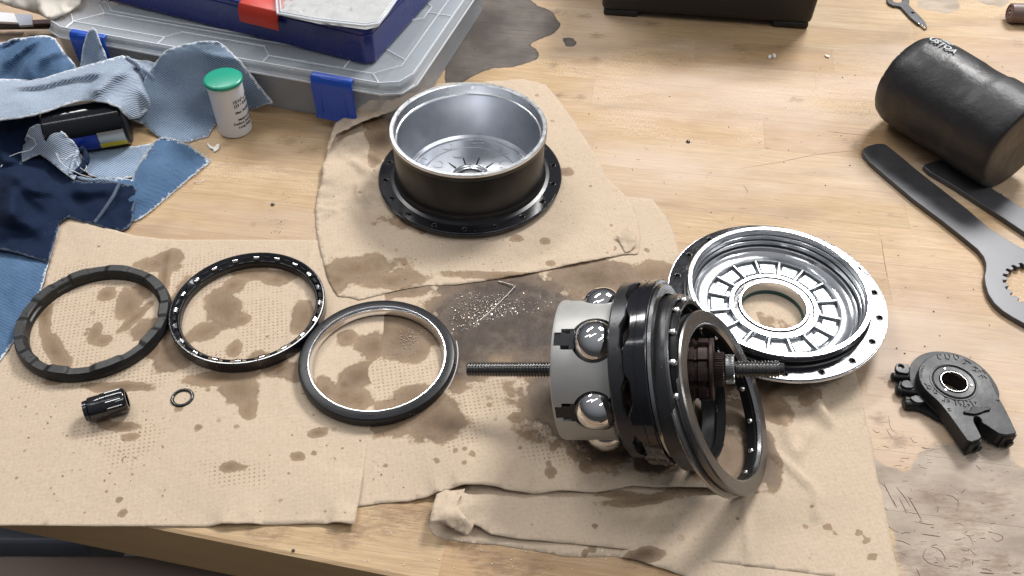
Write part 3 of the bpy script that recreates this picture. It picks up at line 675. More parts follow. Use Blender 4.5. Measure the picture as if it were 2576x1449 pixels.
# crumpled sheet under the hub shell
ST_C = [st(905,680,110,36,.12,.35),st(990,705,80,22,.1,.3),st(850,705,40,34,0,.3),st(1280,700,160,12,-.1,.3),st(1130,560,150,26,0,.2),st(965,355,40,60,.5,.35),st(1000,320,50,36,.2,.4),st(950,400,26,30,0,.2),st(1425,435,20,12,0,.18),st(1300,602,16,9,0,.1),st(1370,610,14,10,0,.12),st(1385,665,14,8,0,.12),st(1030,550,60,20,.4,.2)]+spl(30, 820, 1560, 420, 670, 1.5, 5, .12)
OUT_C = [(828,356,3),(820,400,3),(811,416,5),(813,440,6),(803,475,3),(795,506,1),(794,540),(795,568),(800,605,1),(806,635,1.5),(812,655,1),(822,700,.9),(838,730),(849,746),(875,748),(903,756),(950,744),(1010,729),(1077,718),(1146,717),(1220,707),(1311,692,1.6),(1380,679,1.2),(1445,664,2),(1510,652,1.5),(1566,641,1),(1605,640),(1612,600),(1606,560),(1590,506),(1560,480),(1526,446),(1500,392),(1472,350),(1440,300),(1400,245),(1372,214,1),(1340,205,3),(1311,200,4),(1238,204,3),(1200,208,1),(1100,210,2),(1040,240,9),(987,254,13),(929,256,12),(880,290,8),(845,320,6)]
rc = random.Random(3); cr = []
for _ in range(46):
    x, y = rc.uniform(815, 1010), rc.uniform(290, 600); a = at(x, y); an = rc.uniform(0, pi); L = rc.uniform(8, 26)
    cr.append((a.x, a.y, a.x+L*cos(an), a.y+L*sin(an), rc.uniform(-1.2, 2.2), rc.uniform(3, 7)))
cr += [(*at(900,470)[:2], *at(912,520)[:2], 2.5, 5),(*at(878,410)[:2], *at(930,450)[:2], 3, 7),(*at(850,370)[:2], *at(990,350)[:2], 4, 10),(*at(960,420)[:2], *at(880,530)[:2], 2, 6),(*at(920,395)[:2], *at(985,430)[:2], 3, 6)]
pc = thing('paper_towel', 'crumpled brown paper towel spread under the upturned hub shell', 'paper towel', group='brown paper towels spread over the bench')
sheet('towel_layer', OUT_C, M_paper, 2.6, stains_shade=ST_C, wr=.35, wrs=.03, jit=.5, base=.8, smoothp=2.4, parent=pc, creases=cr, rid=.25,
      inner=[(1180,500,.9),(1100,450,.9),(1250,450,.9),(1180,300,.9),(1000,520,1),(1350,450,.9),(1040,350,1),(1300,600,1),(1450,550,1)])
OUT_G = [(1060,232,12),(1021,238,15),(987,254,17),(955,253,16),(929,254,16),(914,267,15),(880,288,13),(843,311,12),(834,335,10),(828,356,7),(822,385,4),(830,374,6),(839,352,9),(848,338,11),(870,328,12),(893,316,14),(918,305,15),(942,297,16),(970,288,17),(995,277,17),(1030,262,15),(1060,250,12)]
sheet('folded_edge', OUT_G, M_paper, 1.8, stains_shade=[], wr=.6, wrs=.06, jit=.4, base=1.5, parent=pc, rid=.4)
OUT_H = [(1541,588,1.5),(1548,590,3.5),(1556,592,3.2),(1566,583,4),(1580,572,4.5),(1592,578,4.5),(1598,600,4),(1600,618,2.5),(1585,632,2),(1573,636,1.6),(1560,612,2)]
sheet('torn_flap', OUT_H, M_paper, 1.6, stains_shade=[], wr=.5, wrs=.08, base=1.1, parent=pc, rid=.4)
# ------------------------------------------------------------------ hub shell (upturned, open)
def circle(r, n, cx=0, cy=0, ph=0): return [(cx+r*cos(2*pi*i/n+ph), cy+r*sin(2*pi*i/n+ph)) for i in range(n)]
def drops(parent, spots, mt=None, name='oil_droplet'):
    """clear oil beads standing on a surface, one joined part"""
    mb = MB()
    for (x, y, z, r) in spots: mb.ball((x, y, z), r, 8, 5, sz=.7)
    o = mb.build(name, mt or M_oil_dark, parent, smooth=80); o['kind'] = 'stuff'; return o
rd = random.Random(21)
SH = thing('hub_shell', 'black drum shaped hub shell standing open with its bare metal bore upwards', 'hub shell', (-32.6, 567, .9))
hole_a = [radians(8+20*i) for i in range(18)]
fl = MB().prism(circle(70.6, 160), 3.6, 6.6, [circle(56, 120)]+[circle(1.35, 10, 65.4*cos(a), 65.4*sin(a)) for a in hole_a])
fl.build('flange', M_gloss_black, SH, bevel=.5, seg=2)
MB().lathe([(70.9, 4.1), (71.3, 4.5), (71.3, 5.6), (70.9, 6.0), (70.2, 5.9), (70.2, 4.2)], 160).build('flange_edge', M_gloss_black, SH)
ring0 = None
for a in hole_a:
    if ring0 is None:
        mb = MB(); mb.tube([(2.05*cos(q*pi/8), 2.05*sin(q*pi/8), 0) for q in range(16)], .42, 6, closed=True)
        ring0 = mb.build('spoke_hole_rim', M_gloss_black, SH, smooth=80); ring0.location = Vector((65.4*cos(a), 65.4*sin(a), 6.6))*K
    else: dup(ring0, SH, Matrix.Translation((65.4*cos(a), 65.4*sin(a), 6.6)))
MB().lathe([(61.6, 6.65), (59.0, 7.4), (57.4, 9.6), (57.0, 13), (57.2, 43.4), (57.0, 43.8), (57.0, 44.3), (58.2, 44.7), (58.8, 45.4), (58.9, 48.8), (56, 48.8), (54.5, 6), (56, 3.6), (61, 3.6)], 160).build('drum_wall', M_black_wall, SH)
MB().lathe([(58.95, 48.8), (58.85, 50.3), (58.4, 50.8), (55.9, 50.8), (55.2, 50.2), (54.6, 43.4), (53.9, 43.0), (56, 42.9)], 160).build('machined_rim', M_alu_rim, SH)
MB().lathe([(54.0, 43.1), (53.2, 42.2), (52.4, 30), (51.2, 12), (50.2, 6.2), (48.2, 4.4), (47.6, 5.0), (46.8, 5.0), (46.4, 4.1), (37.4, 3.6), (36.8, 2.9), (36.0, 2.9), (35.4, 3.5), (15, 1.6), (15, .2), (56, .2), (56.4, 20), (55, 43)], 160).build('inner_wall', M_alu_cast, SH)
mb = MB(); mb.lathe([(15.2, 1.2), (15.2, 3.0), (14.2, 3.2), (13.6, 2.4), (13.6, 1)], 64); mb.lathe([(13.0, .2), (13.0, 2.4), (12, 2.6), (11.4, 1.8), (11.4, .2)], 64)
mb.build('bearing_housing', M_alu_bright, SH)
MB().lathe([(11.4, .3), (11.4, 2.0), (8.2, 2.2), (8, .3)], 48).build('bearing_seal', M_black_pl, SH)
MB().lathe([(8, .3), (8, 2.8), (7, 3), (5.4, 3), (5.2, .3)], 48).build('bearing_race', M_alu_bright, SH)
s0 = None
for i in range(12):
    a = radians(15+30*i); Mx = Matrix.Rotation(a, 4, 'Z') @ Matrix.Translation((21, 0, 2.32))
    if s0 is None: s0 = MB().box((0, 0, 0), (8.6, .95, .5)).build('slot', M_black_pl, SH, bevel=.15); s0.location = Mx.translation*K; s0.rotation_mode = 'QUATERNION'; s0.rotation_quaternion = Mx.to_quaternion()
    else: dup(s0, SH, Mx)
b0 = None
for r, a in [(30, 112), (30, 60), (30, 82), (30, 150), (30, 30), (42, 118), (42, 50), (42, 155)]:
    a = radians(a); Mx = Matrix.Translation((r*cos(a), r*sin(a), 3.0 if r < 40 else 3.9))
    if b0 is None:
        b0 = MB().lathe([(4.0, -.1), (4.1, .22), (3.6, .28), (3.5, -.1)], 24).build('ejector_mark', M_alu_cast, SH); b0.location = Mx.translation*K
    else: dup(b0, SH, Mx)
MB().box((5, 42, 4.6), (10, 3.4, 1.6)).build('cast_tab', M_alu_cast, SH, bevel=.4)
drops(SH, [(r*cos(a), r*sin(a), 6.7, rd.uniform(.2, .45)) for r, a in [(rd.uniform(60, 70), rd.uniform(0, 2*pi)) for _ in range(34)]]+[(57.2*cos(a), 57.2*sin(a), z, rd.uniform(.2, .4)) for a, z in [(rd.uniform(-2.6, -.5), rd.uniform(14, 40)) for _ in range(18)]])

# ------------------------------------------------------------------ hub cover (cast, with bearing)
CV = thing('hub_cover', 'hub cover lying face down with a bright ribbed casting and a large bearing hole', 'hub cover', (174.8, 422.5, .5))
ha2 = [radians(3+20*i) for i in range(18)]
MB().prism(circle(70.8, 160), 15.6, 18.6, [circle(56, 120)]+[circle(1.5, 10, 65.8*cos(a), 65.8*sin(a)) for a in ha2]).build('flange', M_flange, CV, bevel=.5)
MB().lathe([(71.1, 16.1), (71.4, 16.5), (71.4, 17.6), (71.0, 18.0), (70.4, 17.9), (70.4, 16.2)], 160).build('flange_edge', M_alu_rim, CV)
for a in ha2: dup(ring0, CV, Matrix.Translation((65.8*cos(a), 65.8*sin(a), 18.6)))
MB().lathe([(60.6, 18.6), (59.6, 18.9), (59.4, 19.6), (59.4, 22.6), (58.6, 23), (56, 23), (52, 8), (40, 1.5), (24, .2), (24, -.2), (42, .6), (56, 8), (58, 15.6), (60.6, 15.6)], 160).build('drum_wall', M_black_wall, CV)
MB().lathe([(58.7, 23), (59.3, 23.2), (59.4, 26.6), (58.9, 27.2), (56.4, 27.2), (55.8, 26.6), (55.5, 23.4), (56.1, 23.0), (56.1, 22.3), (55.2, 21.9), (54.9, 19.6), (55.5, 19.2), (55.5, 18.5), (54.4, 18.0), (53.9, 14.8), (54.3, 14.4), (54.2, 13.8), (52.6, 13.2), (51.4, 11.0), (49.2, 9.9), (46, 9.6), (45.6, 9.0), (52, 8.2), (56, 15)], 160).build('machined_rim', M_alu_bright, CV)
MB().lathe([(46.2, 9.55), (44.6, 9.6), (43.8, 9.1), (43.4, 6.6), (33, 6.2), (29.8, 6.4), (29.2, 9.4), (29, 5), (46, 5)], 160).build('cast_floor', M_alu_cover, CV)
rb = MB(); rb.box((36.6, 0, 8.6), (14.8, 1.8, 3.4), taper=.92)
r0 = None
for i in range(16):
    Mx = Matrix.Rotation(radians(6+22.5*i), 4, 'Z')
    if r0 is None: r0 = rb.build('rib', M_alu_cover, CV, bevel=.45); r0.rotation_mode = 'QUATERNION'; r0.rotation_quaternion = Mx.to_quaternion()
    else: dup(r0, CV, Mx)
e0 = None
for i in range(16):
    a = radians(6+22.5*i+11.25); Mx = Matrix.Translation((37.6*cos(a), 37.6*sin(a), 8.5))
    if e0 is None:
        e0 = MB().lathe([(3.0, -.3), (3.1, .5), (2.5, .55), (2.4, .1), (.1, .1)], 24, closed=False).build('ejector_mark', M_alu_cover, CV); e0.location = Mx.translation*K
    elif i % 2 == 0: dup(e0, CV, Mx)
w0 = None
def wedge(r0, r1, ha, n=5):
    return [(r0*cos(-ha+2*ha*k/n), r0*sin(-ha+2*ha*k/n)) for k in range(n+1)]+[(r1*cos(ha-2*ha*k/n), r1*sin(ha-2*ha*k/n)) for k in range(n+1)]
for i in range(16):
    Mx = Matrix.Rotation(radians(6+22.5*i+11.25), 4, 'Z')
    if w0 is None:
        w0 = MB().prism(wedge(32.2, 41.6, radians(7.6)), 6.6, 8.5).build('cast_pad', M_alu_cover, CV, bevel=.7, seg=3); w0.rotation_mode = 'QUATERNION'; w0.rotation_quaternion = Mx.to_quaternion()
    else: dup(w0, CV, Mx)
MB().lathe([(44.8, 9.5), (43.9, 10.0), (43.2, 9.4), (43.1, 7.2), (44.4, 7.2)], 128).build('cast_ridge', M_alu_cover, CV)
MB().lathe([(29.4, 5), (29.4, 9.9), (28.9, 10.3), (26.9, 10.3), (26.4, 9.8), (26.4, 5)], 128).build('bearing_outer_race', M_alu_bright, CV)
MB().lathe([(26.4, 8.0), (25.9, 9.3), (23.9, 9.3), (23.2, 8.2), (23.2, 7), (26.4, 7)], 128).build('bearing_seal', M_gloss_black, CV)
MB().lathe([(23.3, 7), (23.2, 10.0), (22.8, 10.4), (21.7, 10.4), (21.2, 10.0), (21.0, 3.0), (23.2, 2.6)], 128).build('bearing_inner_race', M_alu_bright, CV)
MB().lathe([(23.2, .1), (23.2, 2.7), (21.0, 3.0), (20.6, 2.6), (20.4, .1)], 128).build('oil_seal', M_seal, CV)
drops(CV, [(r*cos(a), r*sin(a), 9.4, .42) for r, a in [(rd.uniform(24, 26), rd.uniform(0, 2*pi)) for _ in range(60)]], M_chrome, 'bearing_glint')
drops(CV, [(r*cos(a), r*sin(a), 18.7, rd.uniform(.2, .5)) for r, a in [(rd.uniform(61, 70), rd.uniform(0, 2*pi)) for _ in range(40)]])

# ------------------------------------------------------------------ three rings lying on the towel
def sweep(n, fn): return MB().lathe(None, n, True, fn=fn)
R1 = thing('notched_ring', 'matt black plastic ring with stepped notches lying at far left', 'ring', (-278, 414, .9))
def p1(t):
    k = (t/(2*pi)*10+.1*sin(3*t)) % 1; s = 0
    if k < .10: s = k/.10
    elif k < .52: s = 1
    elif k < .60: s = 1-(k-.52)/.08
    h = 7.4+.9*s; ri = 43.2-.9*s
    return [(49.2, 0), (49.9, .8), (50.0, 4.2), (49.6, 4.8), (49.0, h-.5), (48.6, h), (ri+.7, h), (ri, h-.6), (ri-.3, 4.2), (41.8, 3.4), (41.6, .4), (42.0, 0)]
sweep(330, p1).build('ring_body', mat('matt_black_plastic', (.015, .015, .015), .38, 0, 90, .3, .2, 900, .0001, spec=.3), R1, smooth=28)
drops(R1, [(r*cos(a), r*sin(a), z, rd.uniform(.25, .55)) for r, a, z in [(rd.uniform(44.5, 49), rd.uniform(0, 2*pi), 8.4 if rd.random() < .5 else 6.5) for _ in range(40)]])
R2 = thing('roller_ring', 'glossy black ring studded with small bright rollers, middle of the rings on the towel', 'ring', (-177, 423.5, .9))
MB().lathe([(50.6, 0), (51.4, .8), (51.4, 8.4), (50.9, 9.0), (50.2, 9.0), (49.6, 8.2), (46.2, 5.6), (45.8, 4.9), (44.9, 4.2), (44.6, .6), (45.2, 0)], 200).build('ring_body', M_gloss_black, R2)
mb = MB(); mb.lathe([(45.6, 5.4), (45.9, 5.9), (45.1, 5.9), (44.6, 5.2), (44.7, 4.6)], 200); mb.build('inner_lip', M_black_pl, R2)
r0 = None
for i in range(20):
    a = radians(4+18*i); Mx = Matrix.Rotation(a, 4, 'Z') @ Matrix.Translation((47.6, 0, 7.0)) @ Matrix.Rotation(radians(40), 4, 'Y')
    if r0 is None:
        mb = MB(); mb.cyl(1.15, -2.0, 2.0, 16, ch=.25, M=Matrix.Rotation(pi/2, 4, 'X')); mb.box((0, 0, -.2), (3.2, 4.4, .5), 1)
        r0 = mb.build('roller', [M_chrome, M_gloss_black], R2, smooth=40); r0.location = Mx.translation*K; r0.rotation_mode = 'QUATERNION'; r0.rotation_quaternion = Mx.to_quaternion()
    else: dup(r0, R2, Mx)
k0 = None
for i in range(20):
    a = radians(13+18*i); Mx = Matrix.Rotation(a, 4, 'Z') @ Matrix.Translation((48.0, 0, 7.3)) @ Matrix.Rotation(radians(38), 4, 'Y')
    if k0 is None: k0 = MB().box((0, 0, 0), (2.4, 5.0, .8)).build('cage_lug', M_black_pl, R2, bevel=.3); k0.location = Mx.translation*K; k0.rotation_mode = 'QUATERNION'; k0.rotation_quaternion = Mx.to_quaternion()
    else: dup(k0, R2, Mx)
drops(R2, [(r*cos(a), r*sin(a), z, rd.uniform(.25, .5)) for r, a, z in [(50.4, rd.uniform(0, 2*pi), 9.0) for _ in range(14)]+[(51.4, rd.uniform(-3, -.1), rd.uniform(1, 8)) for _ in range(30)]+[(rd.uniform(46.5, 49), rd.uniform(0, 2*pi), 7) for _ in range(20)]])
R3 = thing('silver_edged_ring', 'dark steel ring with a bright silver inner edge, lying nearest the axle', 'ring', (-86, 380, .9))
MB().lathe([(48.6, 0), (49.6, .9), (50.0, 2.5), (50.0, 6.0), (49.2, 7.3), (48.3, 7.7), (43.6, 7.7), (43.3, 7.4), (41.6, 1.2), (42.0, .2), (43, 0)], 220).build('ring_body', M_ring_dark, R3)
MB().lathe([(43.75, 7.78), (43.2, 7.72), (42.6, 6.9), (41.2, 2.6), (41.3, 1.6), (43.2, 5.4)], 220).build('raceway', M_alu_bright, R3)
drops(R3, [(r*cos(a), r*sin(a), 7.75, rd.uniform(.25, .6)) for r, a in [(rd.uniform(44.5, 48), rd.uniform(0, 2*pi)) for _ in range(26)]]+[(49.9*cos(a), 49.9*sin(a), rd.uniform(1, 6), rd.uniform(.3, .6)) for a in [rd.uniform(-1.6, 0) for _ in range(22)]])
mb = MB(); c = Vector((-86, 380, 0)); mb.tube([(c.x+(51.2+.8*sin(3*a))*cos(a), c.y+(51.2+.8*sin(3*a))*sin(a), 5+3*sin(2*a)) for a in [radians(-28+3.4*i) for i in range(14)]], .32, 6)
tag(mb.build('plastic_curl', M_white_pl), 'thin pale plastic curl against the right side of the ring nearest the axle', 'curl')

# bushing and o ring
a_, b_ = at(213, 1037, 7.6), at(321, 1006, 7.6); ax = (b_-a_).normalized(); L = (b_-a_).length
BU = thing('bushing', 'short black stepped bushing lying on its side below the left ring', 'bushing', M=frame(Vector((a_.x, a_.y, 8.2)), Vector((ax.x, ax.y, 0))))
MB().lathe([(.1, 0), (4.2, 0), (4.2, 1), (6.1, 1.2), (6.3, 0.3), (6.4, 2.6), (6.0, 3.2), (7.4, 3.4), (7.6, 4.0), (7.6, L*.42), (7.9, L*.43), (7.9, L*.55), (7.6, L*.56), (7.6, L-1.4), (7.2, L-.6), (6.4, L), (5.0, L), (4.8, L-6), (.1, L-6)], 64, closed=False).build('sleeve', M_gloss_black, BU)
mb = MB()
for i in range(12):
    a = i*pi/6; mb.box((7.5*cos(a), 7.5*sin(a), L*.72), (.9, .9, L*.36), M=None)
mb.build('spline', M_gloss_black, BU, bevel=.2)
OR = thing('o_ring', 'small thin black rubber ring lying right of the bushing', 'o ring', (*at(459, 1001, 1.2)[:2], 1.35))
MB().tube([(6.1*cos(2*pi*i/40), 6.1*sin(2*pi*i/40), 0) for i in range(40)], 1.1, 12, closed=True).build('ring_body', M_oring, OR, smooth=90)

# ------------------------------------------------------------------ axle, carrier and the rings threaded on it
CAM = Vector((0, 0, CH))
def tilt(px, py, z, tau, beta):
    c = at(px, py, z); v = (CAM-c).normalized(); r = Vector((0, 0, 1)).cross(v).normalized()*1.0
    r = Vector((1, 0, 0)); r = (r-v*r.dot(v)).normalized(); u = v.cross(r)
    t = radians(tau); k = r*cos(t)+u*sin(t); n = k*cos(radians(beta))+v*sin(radians(beta)); return c, n
def tilt_ring(px, py, tau, beta, R, lift=.6):
    z = R*.9
    for _ in range(6): c, n = tilt(px, py, z, tau, beta); z = R*sqrt(1-n.z**2)+lift
    return frame(Vector((c.x, c.y, z)), n)
cc, ax = tilt(1466, 929, 43.5, 0, 10)
MX = frame(cc, ax) @ Matrix.Scale(.925, 4)
AX = thing('axle_carrier', 'dull aluminium ball carrier on a long black threaded axle, bright balls in its windows', 'hub axle', M=MX)
# angle of a direction seen from the camera, in the local frame
Rm = MX.to_quaternion().to_matrix().inverted(); vl = Rm @ (CAM-cc).normalized(); ul = Rm @ Vector((0, SP, CP)); 
a_cam = atan2(vl.y, vl.x); a_up = atan2(ul.y, ul.x)
sgn = 1 if ((a_up-a_cam+3*pi) % (2*pi)-pi) > 0 else -1
def ang(psi): return a_cam+sgn*(pi/2-psi)     # psi measured from the image's up towards the camera
RHO = 38.0; balls = [ang(radians(66+60*i)) for i in range(6)]
BX = 13.6
def tmp(mb):
    me = bpy.data.meshes.new('t'); me.from_pydata([(x*K, y*K, z*K) for x, y, z in mb.v], [], mb.f)
    bm = bmesh.new(); bm.from_mesh(me); bmesh.ops.remove_doubles(bm, verts=bm.verts, dist=1e-6); bmesh.ops.recalc_face_normals(bm, faces=bm.faces); bm.to_mesh(me); bm.free()
    o = bpy.data.objects.new('t', me); COL.objects.link(o); return o
body = tmp(MB().lathe([(14, -12.4), (40, -12.6), (43.2, -11.6), (43.9, -9.6), (43.9, 23), (20, 23), (14, 18)], 180))
cutm = MB()
for a in balls:
    cutm.ball((RHO*cos(a), RHO*sin(a), BX), 14.9, 48, 32)
cut = tmp(cutm)
cut2m = MB()
for a in balls:
    Mz = Matrix.Rotation(a, 4, 'Z'); cut2m.box((42, 0, -1.7), (9, 13.5, 9.0), M=Mz); 
cut2 = tmp(cut2m)
cut3m = MB()
for a in balls: cut3m.box((43, 0, -6.0), (5, 8.6, 8.6), M=Matrix.Rotation(a, 4, 'Z'))
cut3 = tmp(cut3m)
for c_ in (cut, cut2, cut3):
    md = body.modifiers.new('b', 'BOOLEAN'); md.operation = 'DIFFERENCE'; md.object = c_; md.solver = 'EXACT'
dg = bpy.context.evaluated_depsgraph_get(); dg.update()
cm = bpy.data.meshes.new_from_object(body.evaluated_get(dg)); cm.name = 'carrier'
for o in (body, cut, cut2, cut3): bpy.data.objects.remove(o)
cm.materials.clear(); cm.materials.append(M_carrier); cm.shade_smooth(); cm.set_sharp_from_angle(angle=radians(30))
o = bpy.data.objects.new('carrier', cm); COL.objects.link(o); o.parent = AX
md = o.modifiers.new('bevel', 'BEVEL'); md.width = .35*K; md.segments = 2; md.limit_method = 'ANGLE'; md.angle_limit = radians(50)
b0 = None
for a in balls:
    Mx = Matrix.Translation((RHO*cos(a), RHO*sin(a), BX))
    if b0 is None: b0 = MB().ball((0, 0, 0), 13.4, 48, 32).build('planet_ball', M_chrome, AX, smooth=90); b0.location = Mx.translation*K
    else: dup(b0, AX, Mx)
g0 = None
for a in balls:
    Mx = Matrix.Rotation(a, 4, 'Z')
    if g0 is None:
        mb = MB(); mb.box((40.6, 0, -5.3), (4.6, 8.2, 9.6)); mb.box((40.2, 0, .4), (5.4, 13, 3.2))
        g0 = mb.build('guide_block', M_steel_dark, AX, bevel=.3); g0.rotation_mode = 'QUATERNION'; g0.rotation_quaternion = Mx.to_quaternion()
    else: dup(g0, AX, Mx)
MB().cyl(13.2, -12.2, 20, 64).build('idler', M_steel_dark, AX)
MB().cyl(30, 21, 44, 64).build('inner_plate', M_rust, AX)
def thread(z0, z1, r, pitch):
    prof = [(.1, z0), (r-1.2, z0), (r-.5, z0+.8)]; z = z0+1.0
    while z < z1-1.2: prof += [(r-1.0, z), (r-1.0, z+pitch*.15), (r-.08, z+pitch*.5), (r-.08, z+pitch*.66)]; z += pitch
    return MB().lathe(prof+[(r-.5, z1-.6), (r-1.2, z1), (.1, z1)], 40, closed=False)
thread(-75.5, -16, 5.0, 1.95).build('axle_thread', M_thread, AX, smooth=25)
MB().cyl(6.0, -17, -12.4, 8, ch=.4).build('lock_nut', M_steel, AX, smooth=20)
thread(92.6, 118.5, 5.3, 1.95).build('axle_thread', M_thread, AX, smooth=25)
MB().cyl(3.6, 118, 121.5, 20, ch=.5).build('axle_tip', M_steel_dark, AX)
MB().cyl(10, 44, 62, 48).build('axle_rod', M_rust, AX)
# driver body: rusty splined freewheel
def psp(t):
    k = (t/(2*pi)*9) % 1; s = 1 if .2 < k < .8 else 0
    r = 16.2+2.8*s; return [(10, 60), (r-1, 60), (r, 61), (r, 69), (r-1.4, 69.6), (r-1.4, 71.2), (r, 71.8), (r, 77), (r-1, 78), (10, 78)]
mb = sweep(216, psp); mb.build('driver_body', M_rust, AX, smooth=25)
MB().lathe([(8, 78), (18.6, 78), (19.0, 78.6), (19.0, 80.0), (18.4, 80.6), (8, 80.6)], 96).build('driver_ring', M_rust, AX)
def gear(n, ri, ro, z0, z1):
    def p(t):
        k = (t/(2*pi)*n) % 1; r = ro if k < .5 else ri; return [(5, z0), (r-.3, z0), (r, z0+.4), (r, z1-.4), (r-.3, z1), (5, z1)]
    return sweep(n*4, p)
gear(40, 9.6, 10.5, 80.6, 86.6).build('shift_spline', M_rust, AX, smooth=20)
gear(44, 8.2, 8.9, 87.2, 92.6).build('spline_collar', M_steel, AX, smooth=20)
MB().cyl(7.2, 85, 87.6, 40).build('axle_shoulder', M_rust, AX)

# loose rings between carrier and driver
def cam_ring(name, label, M, R, ri, wd, wave, side, material, n=8, ch=1.0, seed=0):
    t = thing(name, label, 'ring', M=M)
    def p(a):
        s = sin(n*a+seed); e = wd/2+wave*max(-1, min(1, 1.9*s)) if side > 0 else wd/2
        f = -wd/2-(wave*max(-1, min(1, 1.9*s)) if side < 0 else 0)
        return [(R-ch, f), (R, f+ch), (R, e-ch*.6), (R-ch*.7, e), (ri+.5, e), (ri, e-.5), (ri, f+.5), (ri+.5, f)]
    sweep(288, p).build('ring_body', material, t, smooth=40); return t
MR1 = tilt_ring(1588, 930, 3, 14.7, 50.0) @ Matrix.Scale(.937, 4)
c1 = cam_ring('traction_ring', 'dark steel ring with a wavy right edge, closest to the bright balls of the carrier', MR1 @ Matrix.Translation((0, 0, 4.4)), 53.4, 44, 8.4, 1.5, 1, M_ring_grey, 9, 1.2)
drops(c1, [(53.4*cos(a), 53.4*sin(a), rd.uniform(-3.5, 3.5), rd.uniform(.2, .45)) for a in [rd.uniform(0, 2*pi) for _ in range(60)]])
MR2 = tilt_ring(1632, 936, 3.5, 15.5, 52.2) @ Matrix.Scale(.956, 4)
c2 = cam_ring('cam_ring', 'widest glossy black ring of the stack on the axle, with wavy edges', MR2 @ Matrix.Translation((0, 0, 7.6)), 54.6, 42, 11.6, 1.6, -1, M_gloss_black, 9, 1.0, 1)
MB().lathe([(54.6, -.5), (55.0, -.2), (55.0, .3), (54.6, .6)], 200).build('parting_seam', M_gloss_black, c2)
mb = MB().lathe([(51, 5.6), (51.6, 6.2), (51.0, 8.0), (46, 8.2), (46, 5.6)], 120); mb.build('inner_flange', M_steel, c2)
drops(c2, [(54.7*cos(a), 54.7*sin(a), rd.uniform(-5.5, 5.5), rd.uniform(.2, .5)) for a in [rd.uniform(0, 2*pi) for _ in range(90)]])
MR3 = tilt_ring(1704, 962, 7, 17, 49.8) @ Matrix.Scale(.947, 4)
c3 = thing('bearing_ring', 'dark ring with a bright ball race, between the widest ring and the leaning ring', 'ring', M=MR3)
MB().lathe([(51.6, 0), (52.6, 1.0), (52.6, 10.4), (51.8, 11.2), (50.6, 11.4), (49.4, 11.0), (48.8, 9.4), (46.6, 8.6), (46.4, 1), (47, 0)], 200).build('ring_body', M_ring_grey, c3)
MB().lathe([(52.0, 11.3), (51.0, 12.0), (49.4, 11.6), (48.6, 9.6), (49.2, 9.4)], 200).build('raceway', M_steel, c3)
MB().lathe([(47.6, 10.2), (48.2, 10.6), (48.2, 15.4), (47.6, 15.8), (45.6, 15.4), (45.2, 11)], 160).build('ball_cage', M_black_pl, c3)
q0 = None
for i in range(16):
    a = radians(22.5*i+6); Mx = Matrix.Translation((48.0*cos(a), 48.0*sin(a), 13.4))
    if q0 is None: q0 = MB().ball((0, 0, 0), 2.5, 20, 12).build('bearing_ball', M_chrome, c3, smooth=90); q0.location = Mx.translation*K
    else: dup(q0, c3, Mx)
drops(c3, [(52.7*cos(a), 52.7*sin(a), rd.uniform(1.5, 10), rd.uniform(.2, .5)) for a in [rd.uniform(0, 2*pi) for _ in range(90)]])
MR4 = tilt_ring(1808, 1012, 13.5, 23, 52.8) @ Matrix.Scale(.967, 4)
M_race = mat('grey_race_steel', (.17, .165, .16), .26, .85, 90, .2, .15, 900, .0001, rvar=.06)
c4 = thing('race_ring', 'thin grooved grey ring leaning over at the right end of the axle rings', 'ring', M=MR4)
MB().lathe([(53.0, -6.2), (54.2, -5.4), (54.4, -2.6), (53.6, -1.8), (52.0, -1.2), (51.9, .4), (53.4, 1.0), (54.5, 1.8), (54.6, 4.2), (53.8, 5.0), (46.6, 5.0), (46.0, 4.4), (45.4, 2.6), (46.6, 1.2), (47.6, -1), (48.2, -4.4), (49.6, -6.0)], 220).build('ring_body', M_race, c4)
MB().lathe([(54.3, -5.2), (54.7, -4.6), (54.6, -3.2), (54.2, -2.8)], 220).build('polished_band', M_steel, c4)
MB().lathe([(46.7, 5.05), (45.9, 4.7), (45.2, 2.8), (45.5, 2.4), (46.2, 4.2)], 220).build('raceway', M_steel, c4)
q1 = None
for i in range(14):
    a = radians(25.7*i+10); Mx = Matrix.Translation((45.9*cos(a), 45.9*sin(a), -1.6))
    if q1 is None: q1 = MB().ball((0, 0, 0), 1.9, 20, 12).build('bearing_ball', M_chrome, c4, smooth=90); q1.location = Mx.translation*K
    else: dup(q1, c4, Mx)
MB().lathe([(46.6, -4.8), (45.4, -4.4), (45.0, 1), (46.2, 1.6)], 160).build('ball_cage', M_black_pl, c4)
# ------------------------------------------------------------------ shift interface
def z5(l, z): return [tuple(at((3220+x/3.534)/1.449, (1250+y/3.534)/1.449, z)[:2]) for x, y in l]
def round_poly(p, it=2):
    for _ in range(it):
        q = []
        for i in range(len(p)):
            a, b = p[i], p[(i+1) % len(p)]
            q += [(a[0]*.75+b[0]*.25, a[1]*.75+b[1]*.25), (a[0]*.25+b[0]*.75, a[1]*.25+b[1]*.75)]
        p = q
    return p
ic = at((3220+915/3.534)/1.449, (1250+490/3.534)/1.449, 14)
IF = thing('hub_interface', 'scuffed black plastic hub interface with cable prongs and raised scale marks', 'hub interface')
base = [(345,275),(440,172),(560,122),(700,104),(880,120),(1050,172),(1200,252),(1330,362),(1430,490),(1490,610),(1500,700),(1440,800),(1200,950),(1000,1000),(850,1000),(740,930),(640,850),(540,760),(430,640),(350,510),(335,390)]
hole7 = circle(8.4, 48, ic.x, ic.y)
MB().prism(round_poly(z5(base, 6.5), 2), .6, 6.5, [hole7]).build('lower_shell', M_black_pl, IF, bevel=.6)
